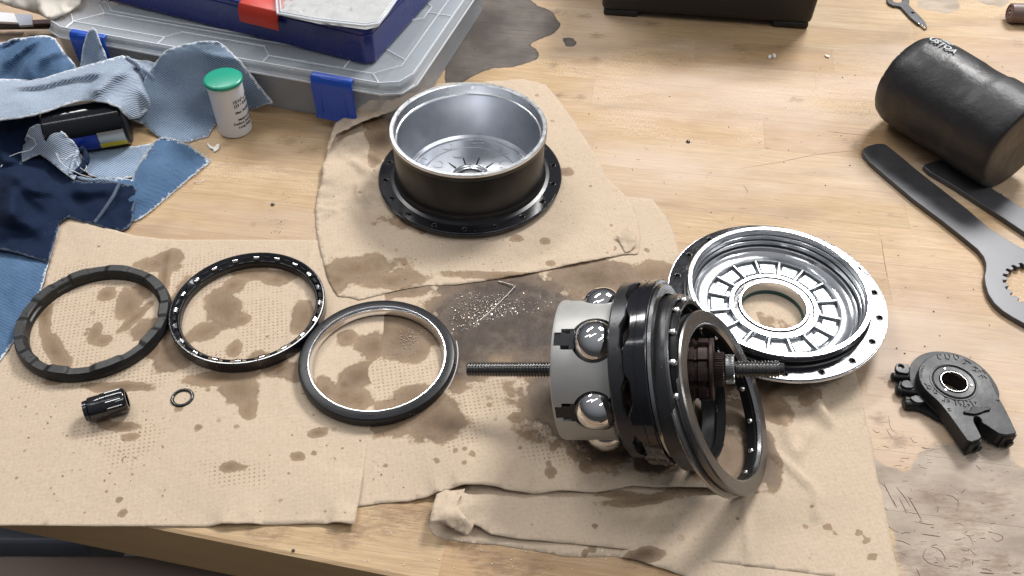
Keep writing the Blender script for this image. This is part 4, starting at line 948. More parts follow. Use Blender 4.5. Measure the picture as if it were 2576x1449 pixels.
upper = [(455,330),(500,255),(580,185),(700,140),(850,137),(1000,165),(1130,215),(1250,300),(1335,390),(1380,470),(1420,560),(1480,690),(1560,830),(1640,990),(1700,1120),(1722,1165),(1530,1190),(1400,1110),(1330,1060),(1270,1030),(1255,960),(1180,935),(1160,1000),(1200,1080),(1250,1170),(1272,1232),(1105,1290),(1000,1140),(900,1000),(830,905),(760,815),(690,735),(600,660),(505,560),(455,445)]
MB().prism(round_poly(z5(upper, 13), 1), 3.0, 13, [hole7]).build('upper_shell', M_iface, IF, bevel=.9, seg=3)
ring_o = circle(12.4, 64, ic.x, ic.y)
MB().lathe([(12.9, 12.9), (12.9, 13.5), (12.3, 13.9), (11.9, 13.4), (8.9, 13.3), (8.5, 13.9), (8.05, 13.8), (8.0, 1), (8.4, .7), (12.9, .8)], 96, M=Matrix.Translation((ic.x, ic.y, 0))).build('centre_ring', M_iface, IF)
tm = None
for i in range(56):
    a = 2*pi*i/56; Mx = Matrix.Translation((ic.x+8.0*cos(a), ic.y+8.0*sin(a), 12.6)) @ Matrix.Rotation(a, 4, 'Z')
    if tm is None: tm = MB().box((0, 0, 0), (.9, .42, 2.2)).build('spline_tooth', M_steel, IF); tm.location = Mx.translation*K; tm.rotation_mode = 'QUATERNION'; tm.rotation_quaternion = Mx.to_quaternion()
    else: dup(tm, IF, Mx)
for (x, y) in [(790,335),(1135,550),(800,608)]:
    p = at((3220+x/3.534)/1.449, (1250+y/3.534)/1.449, 13.4)
    MB().cyl(.75, 13.2, 13.9, 16, M=Matrix.Translation((p.x, p.y, 0)), ch=.15).build('pin', M_steel, IF)
# raised groove round the ring, raised scale strokes
MB().lathe([(14.4, 12.9), (14.3, 13.35), (13.7, 13.35), (13.6, 12.9)], 96, M=Matrix.Translation((ic.x, ic.y, 0))).build('raised_rim', M_iface, IF)
strokes = [[(690,150),(705,195),(740,215)],[(725,150),(745,158)],[(790,150),(805,200),(850,215)],[(830,150),(860,165),(850,190)],[(900,150),(915,200),(950,225)],[(930,160),(975,180),(960,200)],[(1020,265),(1050,270),(1065,225)],[(1040,210),(1115,255)],[(1100,250),(1130,265)],
    [(1150,350),(1195,365),(1185,300)],[(1150,305),(1225,330)],[(1215,380),(1240,350),(1260,380)],[(1270,350),(1320,400)],[(1230,430),(1270,415),(1280,450)],[(1290,420),(1330,460)],[(525,520),(560,545),(570,590)],[(580,545),(610,560)],[(575,580),(600,600),(620,575)],[(640,620),(665,570),(700,590)],[(650,640),(690,655),(680,610)],
    [(755,740),(785,750),(800,690)],[(770,680),(820,710)],[(815,730),(845,735),(850,760),(820,755)],[(900,730),(930,755),(935,805)],[(950,740),(975,750),(960,770)],[(975,780),(1005,790),(990,810)],[(1020,745),(1040,770),(1035,815),(1065,825)],[(1060,745),(1085,760)],[(1080,785),(1110,800),(1095,815)],[(1110,745),(1150,790),(1165,815)],[(1170,760),(1195,765),(1185,785)],
    [(825,845),(865,850)],[(835,870),(878,876)],[(1450,735),(1490,740),(1480,760)]]
for s_ in strokes:
    MB().tube([at((3220+x/3.534)/1.449, (1250+y/3.534)/1.449, 13.1) for x, y in s_], .27, 5).build('scale_mark', M_iface, IF, smooth=60)
def text_mesh(s, size, ext=.1, bold=False, off=.018):
    cu = bpy.data.curves.new('t', 'FONT'); cu.body = s; cu.size = size; cu.extrude = ext; cu.resolution_u = 3
    if bold: cu.offset = size*off
    o = bpy.data.objects.new('t', cu); COL.objects.link(o); d = bpy.context.evaluated_depsgraph_get(); d.update()
    me = bpy.data.meshes.new_from_object(o.evaluated_get(d)); vs = [tuple(v.co) for v in me.vertices]; fs = [tuple(p.vertices) for p in me.polygons]
    bpy.data.objects.remove(o); bpy.data.meshes.remove(me); return vs, fs
vs, fs = text_mesh('NUVINCI', 2.5, .12)
p0 = at((3220+505/3.534)/1.449, (1250+375/3.534)/1.449, 13)
w_ = max(v[0] for v in vs); mb = MB(); nv = []
for x, y, z in vs:
    a = 2.98-(x-0)/18.4-.02; r = 18.4+y; nv.append((ic.x+r*cos(a), ic.y+r*sin(a), 13.05+z))
mb.add(nv, fs); mb.build('lettering', M_black_pl, IF, smooth=0)
# knob between the prongs
kn = at((3220+1200/3.534)/1.449, (1250+880/3.534)/1.449, 13)
kp = z5([(1030,880),(1110,878),(1130,835),(1165,815),(1230,835),(1300,840),(1340,820),(1385,850),(1370,870),(1300,885),(1260,905),(1180,925),(1120,918),(1040,905)], 13.6)
MB().prism(kp, 10, 14.3).build('cable_stop', M_black_pl, IF, bevel=.4)
MB().prism(round_poly(z5([(1110,920),(1330,880),(1400,1110),(1260,1060),(1180,1010)], 7), 1), 1.0, 8.5).build('barrel_guide', M_black_pl, IF, bevel=1.2, seg=3)
# prong tips
for pts in ([(1105,1290),(1272,1232),(1278,1262),(1115,1330)], [(1530,1190),(1722,1165),(1726,1190),(1545,1225)]):
    MB().prism(z5(pts, 11), .8, 10.8).build('prong_tip', M_black_pl, IF, bevel=.6)
for (x, y) in ((1190, 1330), (1600, 1270)):
    p = at((3220+x/3.534)/1.449, (1250+y/3.534)/1.449, 4); MB().cyl(2.6, 0, 5, 24, ch=.5, M=frame(p+Vector((-1, 2, 0)), Vector((.35, -.93, 0)))).build('cable_socket', M_black_pl, IF)
ears = [[(152,330),(160,280),(195,255),(250,262),(335,275),(345,400),(230,385),(180,370)], [(220,480),(350,470),(410,585),(250,578)], [(330,695),(440,655),(560,755),(470,775),(400,762)]]
for i, e in enumerate(ears):
    pe = round_poly(z5(e, 8), 1); hl = []
    if i == 0: h = at((3220+230/3.534)/1.449, (1250+303/3.534)/1.449, 8); hl = [circle(1.6, 16, h.x, h.y)]
    MB().prism(pe, 5.2, 8, hl).build('mounting_ear', M_iface, IF, bevel=.5)
for (x0, y0, x1, y1, r) in [(105,430,330,440,2.6),(160,600,420,640,3.0),(260,790,450,780,3.2)]:
    a = at((3220+x0/3.534)/1.449, (1250+y0/3.534)/1.449, 4); b = at((3220+x1/3.534)/1.449, (1250+y1/3.534)/1.449, 4)
    MB().cyl(r, 0, (b-a).length, 24, ch=.7, M=frame(a+Vector((0, 0, -.3)), b-a)).build('cable_roller', M_black_pl, IF)
MB().prism(round_poly(z5([(120,400),(240,395),(340,480),(400,600),(460,700),(620,850),(720,960),(740,1010),(560,900),(430,850),(300,850),(240,790),(300,690),(170,600),(210,480)], 3), 1), .7, 3.5).build('back_plate', M_black_pl, IF, bevel=.5)

# ------------------------------------------------------------------ rubber mallet
MA = thing('rubber_mallet', 'worn black rubber mallet head lying on its side at the right edge', 'mallet', M=frame(Vector((380.7, 560.1, 38.6)), Vector((-sin(radians(31.4)), cos(radians(31.4)), 0))) @ Matrix.Scale(1.03, 4))
prof = [(.1, 0.5), (20, 0), (33.5, 0), (35.6, .8), (36.6, 3), (36.9, 8), (37.3, 20), (37.3, 34), (36.2, 38), (36.2, 52), (37.0, 60), (37.3, 80), (36.6, 98), (34.0, 105.5), (29, 109), (20, 110.5), (.1, 111)]
rm = MB(); n = 96; P = []
for i in range(len(prof)-1):
    a, b = prof[i], prof[i+1]; m = max(1, int(hypot(b[0]-a[0], b[1]-a[1])/3))
    P += [(a[0]+(b[0]-a[0])*k/m, a[1]+(b[1]-a[1])*k/m) for k in range(m)]
P.append(prof[-1])
def mp(t):
    out = []
    for r, z in P:
        d = .5*noise.noise((r*cos(t)*.06, r*sin(t)*.06, z*.05))+.25*noise.noise((r*cos(t)*.2, r*sin(t)*.2, z*.2))
        if z > 96: d += 1.3*min(0, noise.noise((3*cos(t*2), 3*sin(t*3), 1)))
        out.append((max(.1, r+d*min(1, r/20)), z+d*.5))
    return out
rm.lathe(None, n, False, fn=mp); rm.build('head', M_rubber, MA, smooth=50)
# worn stamp on the head
Rmm = MA.rotation_quaternion.to_matrix().inverted()
pw = at(2382, 113, 70); loc = Rmm @ (pw-Vector((380.7, 560.1, 37.3))); th0 = atan2(loc.y, loc.x)-.52; zz0 = loc.z
for s_, dz, sz, dth in (('USTOA', 0, 7.5, 0.0), ('JIMP', -6, 5.5, .19)):
    vs, fs = text_mesh(s_, sz, .1, True, .03); mb = MB(); nv = []
    wx = max(v[0] for v in vs)
    for x, y, z in vs:
        q = th0+dth+(y)/37.4*1; nv.append(((38.7+z)*cos(q), (38.7+z)*sin(q), zz0+3-x+dz))
    mb.add(nv, fs); mb.build('stamp', M_white_ink, MA, smooth=0)

# ------------------------------------------------------------------ wrenches
def z3(l, z): return [tuple(at((3100+x/2.07)/1.449, (500+y/2.07)/1.449, z)[:2]) for x, y in l]
wo = z3([(92,98),(100,84),(130,66),(180,52),(232,48),(262,53),(285,68),(400,160),(500,245),(700,402),(880,540),(1040,680),(1090,712),(1150,752),(1230,800),(1330,855),(1450,900),(1600,960),(1750,1080),(1800,1230),(1750,1380),(1600,1480),(1450,1470),(1310,1405),(1230,1360),(1150,1310),(1085,1250),(1040,1180),(1018,1110),(1010,1050),(1022,1000),(1022,950),(1005,900),(960,845),(860,762),(700,635),(460,455),(280,302),(150,188),(100,128)], 4.2)
hc = at((3100+1430/2.07)/1.449, (500+1130/2.07)/1.449, 4.2); hi = []
for i in range(22):
    a = 2*pi*i/22
    for (f, r) in ((0, 24.0), (.32, 24.0), (.40, 21.2), (.88, 21.2)): q = a+f*2*pi/22; hi.append((hc.x+r*cos(q), hc.y+r*sin(q)))
W1 = thing('pin_spanner', 'flat steel spanner with a toothed round head, its bar running up to the mallet', 'spanner')
MB().prism(wo, .2, 4.2, [hi]).build('spanner_body', M_wrench, W1, bevel=.35)
wo2 = z3([(552,212),(575,200),(620,186),(670,172),(760,190),(900,240),(1085,398),(1200,470),(1310,545),(1600,760),(1600,930),(1310,716),(1180,628),(1000,510),(800,380),(600,262),(560,228)], 4.2)
W2 = thing('flat_spanner', 'second flat steel spanner bar partly under the mallet', 'spanner')
MB().prism(wo2, .2, 4.4).build('spanner_body', M_wrench, W2, bevel=.4)
# small cone wrench at top
def zt(l, z): return [tuple(at((3200+x/4.829)/1.449, (x*0+y/4.829)/1.449, z)[:2]) for x, y in l]
CW = thing('cone_wrench', 'small grey flat wrench with a bright tip at the top edge', 'wrench')
MB().prism(zt([(165,-160),(165,20),(200,60),(270,95),(370,105),(410,125),(560,290),(700,410),(760,430),(830,490),(868,480),(850,430),(835,385),(760,300),(640,180),(540,80),(555,20),(545,-60),(520,-180),(350,-260),(230,-230)], 2.6), .3, 2.6,
   [zt([(250,-30),(270,25),(330,45),(410,40),(450,-10),(440,-90),(350,-140),(270,-110)], 2.6), zt([(580,215),(600,235),(640,235),(645,215),(615,205),(590,205)], 2.6)]).build('wrench_body', M_wrench, CW, bevel=.3)
MB().prism(zt([(705,400),(760,428),(830,488),(862,478),(845,435),(790,400),(715,365)], 2.8), 1.0, 2.75).build('worn_tip', M_alu_bright, CW, bevel=.2)
a = at(2538, 33, 9); 
BTL = thing('barrel_tool', 'brown plastic barrel with a recessed round end poking in at the top right corner', 'tool', M=frame(Vector((a.x, a.y, 9.2)), Vector((1, -.07, 0))))
MB().lathe([(.1, 1.2), (2.2, 1.2), (2.3, 2), (3.0, 2), (3.2, .8), (5.6, .8), (6.0, 1.6), (6.8, 1.6), (7.4, 0), (8.8, .8), (9.2, 3), (9.2, 60), (.1, 60)], 48, closed=False).build('barrel', M_brown_tool, BTL)
MB().ball((0, 0, 1.2), 1.3, 12, 8).build('centre_pin', M_steel, BTL)

# ------------------------------------------------------------------ black tool case at the top
TC = thing('tool_case', 'black plastic tool case standing on the bench at the top edge', 'tool case')
f0, f1 = at(1503, 0, 55), at(2056, 0, 55); A = at(1512, 40, 0); B = at(2037, 77, 0); d = (B-A).normalized(); nrm = Vector((-d.y, d.x, 0)); L = (B-A).length
def tcbox(x0, x1, y0, y1, z0, z1, tp=0):
    vs = []
    for z, t in ((z0, 0), (z1, tp)):
        for x, y in ((x0-t, y0-t), (x1+t, y0-t), (x1+t, y1+t), (x0-t, y1+t)): q = A+d*x+nrm*y; vs.append((q.x, q.y, z))
    return MB().add(vs, [(3,2,1,0),(4,5,6,7),(0,1,5,4),(1,2,6,5),(2,3,7,6),(3,0,4,7)])
tcbox(0, L, 0, 150, 5, 75, 3).build('case_body', M_case_black, TC, bevel=6, seg=4)
tcbox(-4, L+4, -4, 154, 75, 110, 2).build('case_lid', M_case_black, TC, bevel=5, seg=4)
for x0 in (2, L-36): 
    for y0 in (1, 120): tcbox(x0, x0+34, y0, y0+26, .3, 7).build('foot', M_case_black, TC, bevel=2)

# ------------------------------------------------------------------ clear organiser box
LR = Vector((-87.4, 620.9, 0)); LL = Vector((-411.6, 719.7, 0)); ux = (LR-LL).normalized(); uy = Vector((-ux.y, ux.x, 0)); OL = (LR-LL).length+4; OD = 235
MO = Matrix((( ux.x, uy.x, 0, LL.x), (ux.y, uy.y, 0, LL.y), (0, 0, 1, 0.4), (0, 0, 0, 1)))
OB = thing('organiser_box', 'large flat clear plastic organiser box with blue latches, under the navy case', 'organiser box', M=MO)
def rrect(x0, y0, x1, y1, c):
    return [(x0+c, y0), (x1-c, y0), (x1-c*.3, y0+c*.3), (x1, y0+c), (x1, y1-c), (x1-c*.3, y1-c*.3), (x1-c, y1), (x0+c, y1), (x0+c*.3, y1-c*.3), (x0, y1-c), (x0, y0+c), (x0+c*.3, y0+c*.3)]
def band(p0, p1, z0, z1):
    n = len(p0); return [(x, y, z0) for x, y in p0]+[(x, y, z1) for x, y in p1], [(i, (i+1) % n, n+(i+1) % n, n+i) for i in range(n)]
mb = MB(); mb.add(*band(rrect(9, 9, OL-9, OD-9, 10), rrect(5, 5, OL-5, OD-5, 14), 0, 38)); mb.prism(rrect(9, 9, OL-9, OD-9, 10), 0, 1.6)
mb.add(*band(rrect(5, 5, OL-5, OD-5, 14), rrect(1, 1, OL-1, OD-1, 18), 38, 39)); mb.build('tray', M_clear_base, OB, smooth=30, solid=1.2)
mb = MB(); mb.add(*band(rrect(0, 0, OL, OD, 22), rrect(2, 2, OL-2, OD-2, 22), 39, 47)); mb.build('lid_rim', M_clear, OB, smooth=30, solid=1.2)
MB().prism(rrect(2, 2, OL-2, OD-2, 22), 46, 47.4).build('lid_panel', M_clear, OB, bevel=.4)
dv = None
for i in range(7):
    x = 30+i*(OL-60)/6
    if dv is None: dv = MB().box((0, 0, 0), (1.2, OD-26, 32)).build('divider', M_clear_base, OB)
    else: dv = dup(dv, OB)
    dv.location = Vector((x, OD/2, 18))*K
for y in (70, 135): MB().box((OL/2, y, 18), (OL-26, 1.2, 32)).build('divider', M_clear_base, OB)
rib = lambda pts, r=.75, nm='lid_rib': MB().tube([(x, y, 47.6) for x, y in pts], r, 6, closed=True).build(nm, M_clear_rib, OB, smooth=60)
rib(rrect(3, 3, OL-3, OD-3, 21), .8)
def oct_(x0, y0, x1, y1, c): return [(x0+c, y0), (x1-c, y0), (x1, y0+c), (x1, y1-c), (x1-c, y1), (x0+c, y1), (x0, y1-c), (x0, y0+c)]
rib([(14, 30), (28, 14), (118, 14), (128, 26), (206, 26), (216, 14), (OL-34, 14), (OL-16, 32), (OL-16, OD-32), (OL-34, OD-14), (28, OD-14), (14, OD-30)])
rib([(30, 48), (46, 34), (OL-60, 34), (OL-40, 52), (OL-40, 98), (OL-26, 108), (OL-26, 128), (OL-40, 140), (OL-40, OD-50), (OL-58, OD-32), (46, OD-32), (30, OD-46)])
rib([(36, 52), (50, 39), (OL-64, 39), (OL-45, 56), (OL-45, OD-54), (OL-62, OD-37), (50, OD-37), (36, OD-50)])
for seg in ([(28,14),(28,3)],[(14,30),(3,24)],[(118,14),(118,3)],[(216,14),(216,3)],[(OL-60,34),(OL-60,14)],[(OL-34,14),(OL-24,3)],[(OL-40,52),(OL-16,40)],[(OL-26,118),(OL-3,118)],[(46,34),(28,14)]):
    MB().tube([(x, y, 47.6) for x, y in seg], .7, 6).build('lid_rib', M_clear_rib, OB, smooth=60)
MB().tube([(x, y, 39.2) for x, y in rrect(-.3, -.3, OL+.3, OD+.3, 22)], .9, 6, closed=True).build('lid_lip', M_clear_rib, OB, smooth=60)
def latch(x, w_):
    pr = [(-5.4, 41), (-4.6, 46.2), (-2.5, 48.6), (2, 49.2), (2.4, 47.6), (-1.0, 46.6), (-2.8, 40), (-1.6, 14), (-3.2, 9), (-5.8, 8.6), (-4.6, 14)]
    n = len(pr); vs = [(x-w_/2, a, b) for a, b in pr]+[(x+w_/2, a, b) for a, b in pr]
    fs = [(i, (i+1) % n, n+(i+1) % n, n+i) for i in range(n)]+[tuple(range(n))[::-1], tuple(range(n, 2*n))]
    lt = MB().add(vs, fs).build('latch', M_blue, OB, smooth=40, bevel=.7, seg=3)
    for dx in (-w_*.3, w_*.3): MB().box((x+dx, -4.9, 27), (1.2, .9, 22)).build('latch_rib', M_blue, lt, bevel=.3)
    MB().box((x, -3.6, 47.4), (w_*.5, 1.2, .8), M=None).build('finger_mark', M_blue, lt, bevel=.2)
lx = [((at(845, 190, 46)-LL).dot(ux)), ((at(226, 90, 46)-LL).dot(ux))]
latch(lx[0], 36); latch(lx[1], 34)

# ------------------------------------------------------------------ navy case on the organiser
p_f = at(919, 164, 48.3); p_b = at(690, 107, 48.3); cx_ = (p_f-p_b).normalized(); cy_ = Vector((-cx_.y, cx_.x, 0))
MC = Matrix(((cx_.x, cy_.x, 0, p_f.x), (cx_.y, cy_.y, 0, p_f.y), (0, 0, 1, 48.9), (0, 0, 0, 1))); MCi = MC.inverted()
NC = thing('parts_case', 'navy blue parts case with red latch and clear lid, on the clear organiser box', 'parts case', M=MC)
def lc(px, py, z): q = MCi @ at(px, py, z); return (q.x, q.y)
foot_o = [(-330, 0), (0, 0), lc(945, 158, 48.9), lc(962, 138, 48.9), lc(1085, 0, 48.9), lc(1180, -110, 48.9), (-330, 150)]
top_o = [(-333, -3), (0, -3), (foot_o[2][0]+2, foot_o[2][1]-2), (foot_o[3][0]+3, foot_o[3][1]-1), (foot_o[4][0]+3, foot_o[4][1]), (foot_o[5][0]+3, foot_o[5][1]), (-333, 153)]
H_ = 31
MB().prism(foot_o, 0, H_).build('case_body', M_navy, NC, bevel=2, seg=3)
MB().tube([(x, y-.3, H_-5) for x, y in foot_o[:6]], .5, 6).build('case_rib', M_navy, NC, smooth=60)
z_t = 48.9+H_
lid = [lc(701, 48, z_t), lc(800, 66, z_t+0), lc(922, 79, z_t), lc(955, 73, z_t), lc(978, 42, z_t), lc(1000, 10, z_t), lc(1015, -30, z_t), lc(1030, -80, z_t), lc(690, -80, z_t)]
MB().prism(lid, H_+5.0, H_+5.8).build('clear_lid', M_clear_lid, NC, bevel=.3)
MB().tube([(x, y, H_+4.8) for x, y in lid], 1.1, 8, closed=True).build('lid_rim', M_clear_rib, NC, smooth=60)
cxm = sum(p[0] for p in lid)/len(lid); cym = sum(p[1] for p in lid)/len(lid)
lid2 = [(cxm+(x-cxm)*.955, cym+(y-cym)*.955) for x, y in lid]
MB().tube([(x, y, H_+5.8) for x, y in lid2], .7, 8, closed=True).build('lid_bead', M_clear_rib, NC, smooth=60)
pts = []; x0 = min(p[0] for p in lid2); x1 = max(p[0] for p in lid2); y0 = min(p[1] for p in lid2); y1 = max(p[1] for p in lid2)
for j in range(int((y1-y0)/2.5)):
    for i in range(int((x1-x0)/2.5)):
        q = (x0+i*2.5+rd.uniform(-.3, .3), y0+j*2.5+rd.uniform(-.3, .3))
        if inside(q, lid2): pts.append(q)
pp, tr = cdt(lid2, (), pts); vs = []
for x, y in pp:
    h = 2.0*abs(noise.noise((x*.07, y*.09, 2)))+2.2*(noise.cell((x*.09+.4*noise.noise((x*.1, y*.1, 0)), y*.13, 4))-.4)+.9*noise.noise((x*.3, y*.3, 7))
    vs.append((x, y, H_+.4+min(4.2, max(0, h)*1.2+.8*abs(noise.noise((x*.22, y*.16, 11)))*2)))
wb = thing('white_bags', 'crumpled white bags of small parts packed under the clear lid of the navy case', 'bags', M=MC)
MB().add(vs, tr).build('bag_sheet', M_white_stuff, wb, smooth=50)
rl = [lc(586, 0, z_t), lc(595, 44, z_t)]
xs = lc(578, 20, z_t+2)[0]; xe = lc(690, 60, z_t-4)[0]
pr = [(34, H_+2.0), (10, H_+2.6), (-3, H_+1.2), (-6.5, H_-4), (-7.2, H_-14), (-5.5, H_-15), (-4.6, H_-6), (-1, H_-1), (34, H_)]
n = len(pr); vs = [(xs, a, b) for a, b in pr]+[(xe-2, a, b) for a, b in pr]
MB().add(vs, [(i, (i+1) % n, n+(i+1) % n, n+i) for i in range(n)]+[tuple(range(n))[::-1], tuple(range(n, 2*n))]).build('latch', M_red, NC, smooth=50, bevel=1.2, seg=3)

# ------------------------------------------------------------------ small white can with green lid
ca = at(594, 326, 0)
CN = thing('plastic_vial', 'small white plastic vial with a green cap and black print', 'vial', (ca.x, ca.y, .5))
MB().lathe([(.1, 0), (12.6, 0), (13.5, .9), (13.6, 3), (14.0, 44), (14.1, 46.5), (.1, 46.5)], 64, closed=False).build('vial_body', M_white_pl, CN)
MB().lathe([(.1, 50.3), (13.4, 50.2), (14.6, 49.9), (15.3, 49.2), (15.4, 47.2), (15.0, 46.6), (.1, 46.4)], 64, closed=False).build('cap', M_green_pl, CN)
vdir = atan2(-ca.y, -ca.x)
mb = MB()
for s_, z_, sz, b_, off in (('15/16" x .025"', 32.6, 3.3, False, .5), ('(23 \u2022 0.6mm)', 28.9, 3.3, False, .9), ('Max. 30,000 RPM', 22.8, 2.7, True, 1.1), ('Made in U.S.A.', 16.0, 2.7, True, 2.0), ('Dedeco International', 12.6, 2.7, True, -2.6), ('Long Eddy, N.Y.', 9.0, 2.8, False, .9)):
    vs, fs = text_mesh(s_, sz*1.12, .02, True, .035); nv = []
    for x, y, z in vs:
        a = vdir+.12+(x+off)/14; r = 13.62+(z_+y)*.01+.06+z; nv.append((r*cos(a), r*sin(a), z_+y))
    mb.add(nv, fs)
mb.build('lettering', M_ink, CN, smooth=0)

# ------------------------------------------------------------------ dark glossy can under the denim
q0 = at(120, 338, 19); q1 = at(320, 303, 19); dr = (q1-q0); dr.z = 0
SC = thing('dark_can', 'dark glossy cylinder with blue and yellow label lying under the denim rags', 'can', M=frame(q1, -dr))
MB().cyl(19, 1.5, dr.length, 64, ch=1.4).build('can_body', M_tube, SC)
MB().cyl(18, 0, 2.4, 64, ch=.8).build('end_cap', M_black_pl, SC)
lv = SC.rotation_quaternion.to_matrix().inverted() @ (CAM-q1).normalized(); la = atan2(lv.y, lv.x); lu = SC.rotation_quaternion.to_matrix().inverted() @ Vector((0, 0, 1)); lau = atan2(lu.y, lu.x)
sg = 1 if ((lau-la+3*pi) % (2*pi)-pi) > 0 else -1
def wrap(a0, a1, z0, z1, r=19.1, m=14):
    vs = []
    for i in range(m+1):
        a = la-sg*(a0+(a1-a0)*i/m)
        for rr in (r, r+.12):
            for z in (z0, z1): vs.append((rr*cos(a), rr*sin(a), z))
    fs = []
    for i in range(m):
        b = i*4; fs += [(b+2, b+3, b+7, b+6), (b, b+4, b+5, b+1), (b, b+2, b+6, b+4), (b+1, b+5, b+7, b+3)]
    return MB().add(vs, fs)
wrap(.35, 1.15, 23, 48).build('label', M_label_blue, SC, smooth=60)
wrap(.85, 1.2, 2.6, 23).build('label', M_label_yel, SC, smooth=60)
wrap(.3, .85, 2.6, 22.5).build('label', M_silver_lab, SC, smooth=60)

# ------------------------------------------------------------------ denim rags
RG = 'denim rags heaped at the left'
def rag(label, out, mt, inner=(), **kw):
    kw.setdefault('step', 2.6); kw.setdefault('jit', .6); kw.setdefault('thick', 1.1); kw.setdefault('wr', .7); kw.setdefault('wrs', .03)
    return sheet('denim_rag', out, mt, inner=inner, tagkw=dict(label=label, cat='rag', group=RG), **kw)
rag('mid blue denim rag bunched at the upper left against the clear box', [(-60,120,32),(0,108,34),(50,96,38),(102,88,42),(125,90,43),(139,97,42),(161,129,36),(188,161,30),(205,200,24),(150,230,22),(60,230,22),(-60,235,26)], M_den_blue, [(60,150,42),(110,140,44),(20,190,32),(150,180,32)], creases=[(*at(10,175,30)[:2], *at(110,125,30)[:2], 7, 10),(*at(60,200,30)[:2], *at(170,170,20)[:2], 5, 9),(*at(0,140,30)[:2], *at(80,115,30)[:2], -5, 8)], rid=.9, seed=1)
rag('upright folded flap of denim standing in front of the left blue latch', [(204,150,32),(208,120,42),(216,90,52),(226,74,59),(233,69,61),(240,76,59),(252,105,50),(264,130,42),(272,152,36),(275,168,33),(235,176,32),(200,174,30)], M_den_light2, [(232,110,56),(240,140,44)], rid=.5, wr=.4, seed=2, step=2.0)
rag('large pale denim piece with diagonal stripes, right of the rag heap behind the vial', [(372,182,34),(390,158,43),(404,140,50),(416,126,54),(456,113,57),(500,104,58),(536,102,58),(556,108,56),(571,118,52),(595,145,40),(617,172,28),(640,200,16),(665,233,6),(686,257,1),(655,269,.6),(630,277,.6),(590,270,1),(545,300,1),(542,314,.8),(530,330,1),(523,344,.8),(500,349,.8),(477,357,.8),(440,355,.8),(402,348,.8),(380,332,2),(362,314,5),(330,300,10),(335,270,16),(350,230,24)], M_den_light2, [(470,170,40),(520,180,36),(540,220,20),(440,260,17),(400,230,28),(480,310,4),(590,220,9),(420,310,7),(470,220,26)], wr=.3, rid=.2, seed=3)
rag('long pale striped denim strip across the middle of the rag heap', [(-60,205,30),(0,198,30),(60,199,30),(107,196,30),(150,183,33),(188,172,36),(230,160,38),(268,150,39),(308,139,40),(322,146,38),(345,150,34),(375,152,28),(398,160,26),(420,172,24),(434,180,20),(432,208,16),(418,228,13),(405,250,11),(380,276,9),(350,298,12),(326,300,20),(312,285,32),(298,268,40),(270,258,42),(228,252,42),(195,255,42),(161,264,42),(120,279,41),(80,290,40),(40,297,40),(0,301,40),(-60,306,40)], M_den_light,
    [(60,240,46),(150,222,47),(250,200,49),(330,200,38),(350,180,40),(370,230,26),(200,210,44),(320,240,32)], rid=.5, wr=.8, seed=4, creases=[(*at(335,165,38)[:2], *at(385,215,28)[:2], -7, 8),(*at(350,165,38)[:2], *at(400,200,28)[:2], 6, 7),(*at(120,255,42)[:2], *at(260,190,46)[:2], -2.5, 14),(*at(230,245,42)[:2], *at(305,165,42)[:2], 7, 10),(*at(20,215,36)[:2], *at(290,170,44)[:2], 5, 14),(*at(10,262,28)[:2], *at(220,225,34)[:2], -1.5, 14),(*at(350,235,28)[:2], *at(400,215,26)[:2], 4, 7)])
MB().tube([at(*p) for p in [(325,292,13.5),(352,286,14.5),(375,272,15),(395,255,15.5),(412,240,16),(420,222,17)]], 1.5, 8).build('x', M_den_light2)
bpy.data.objects['x'].name = 'denim_seam'; tag(bpy.data.objects['denim_seam'], 'thick rolled seam along the lower edge of the long pale strip', 'seam')
rag('narrow striped denim tongue hanging in front of the dark can', [(74,322,30),(92,312,33),(125,315,33),(155,330,30),(182,352,23),(202,378,15),(208,395,11),(202,422,10),(186,452,9),(160,434,11),(140,418,12),(120,402,13),(98,388,14),(75,398,10),(54,407,8),(52,390,9),(60,360,14),(66,340,24)], M_den_light, [(120,350,29),(150,380,20)], rid=0, wr=.1, jit=.3, seed=5, step=2.0)
rag('grey striped inner side of a denim rag folded beside the dark can', [(210,385,6),(235,378,3),(290,372,2),(345,367,2),(385,359,3),(395,352,5),(388,372,4),(365,392,3),(352,410,3),(345,430,3),(335,446,3),(300,448,4),(258,450,4),(225,440,5),(205,420,6)], M_den_light2, [(280,400,5)], rid=.8, seed=6, step=2.2)
rag('faded blue denim rag with a frayed white edge lying flat on the wood', [(383,361,7),(400,349,8),(414,346,8.5),(440,350,8),(470,362,6),(495,380,3.5),(515,395,1.6),(529,403,.8),(523,412,.8),(500,430,.8),(470,455,.8),(440,480,.8),(410,505,.8),(385,526,.8),(360,545,.8),(340,556,.8),(300,560,.8),(250,540,2),(250,470,4),(300,446,5),(332,452,4),(340,430,3),(352,408,3),(366,390,4)], M_den_fade, [(420,400,10),(380,440,6),(340,500,4)], creases=[(*at(390,400,5)[:2], *at(330,520,3)[:2], 4, 20)], edgew=2.0, rid=.1, wr=.3, seed=7)
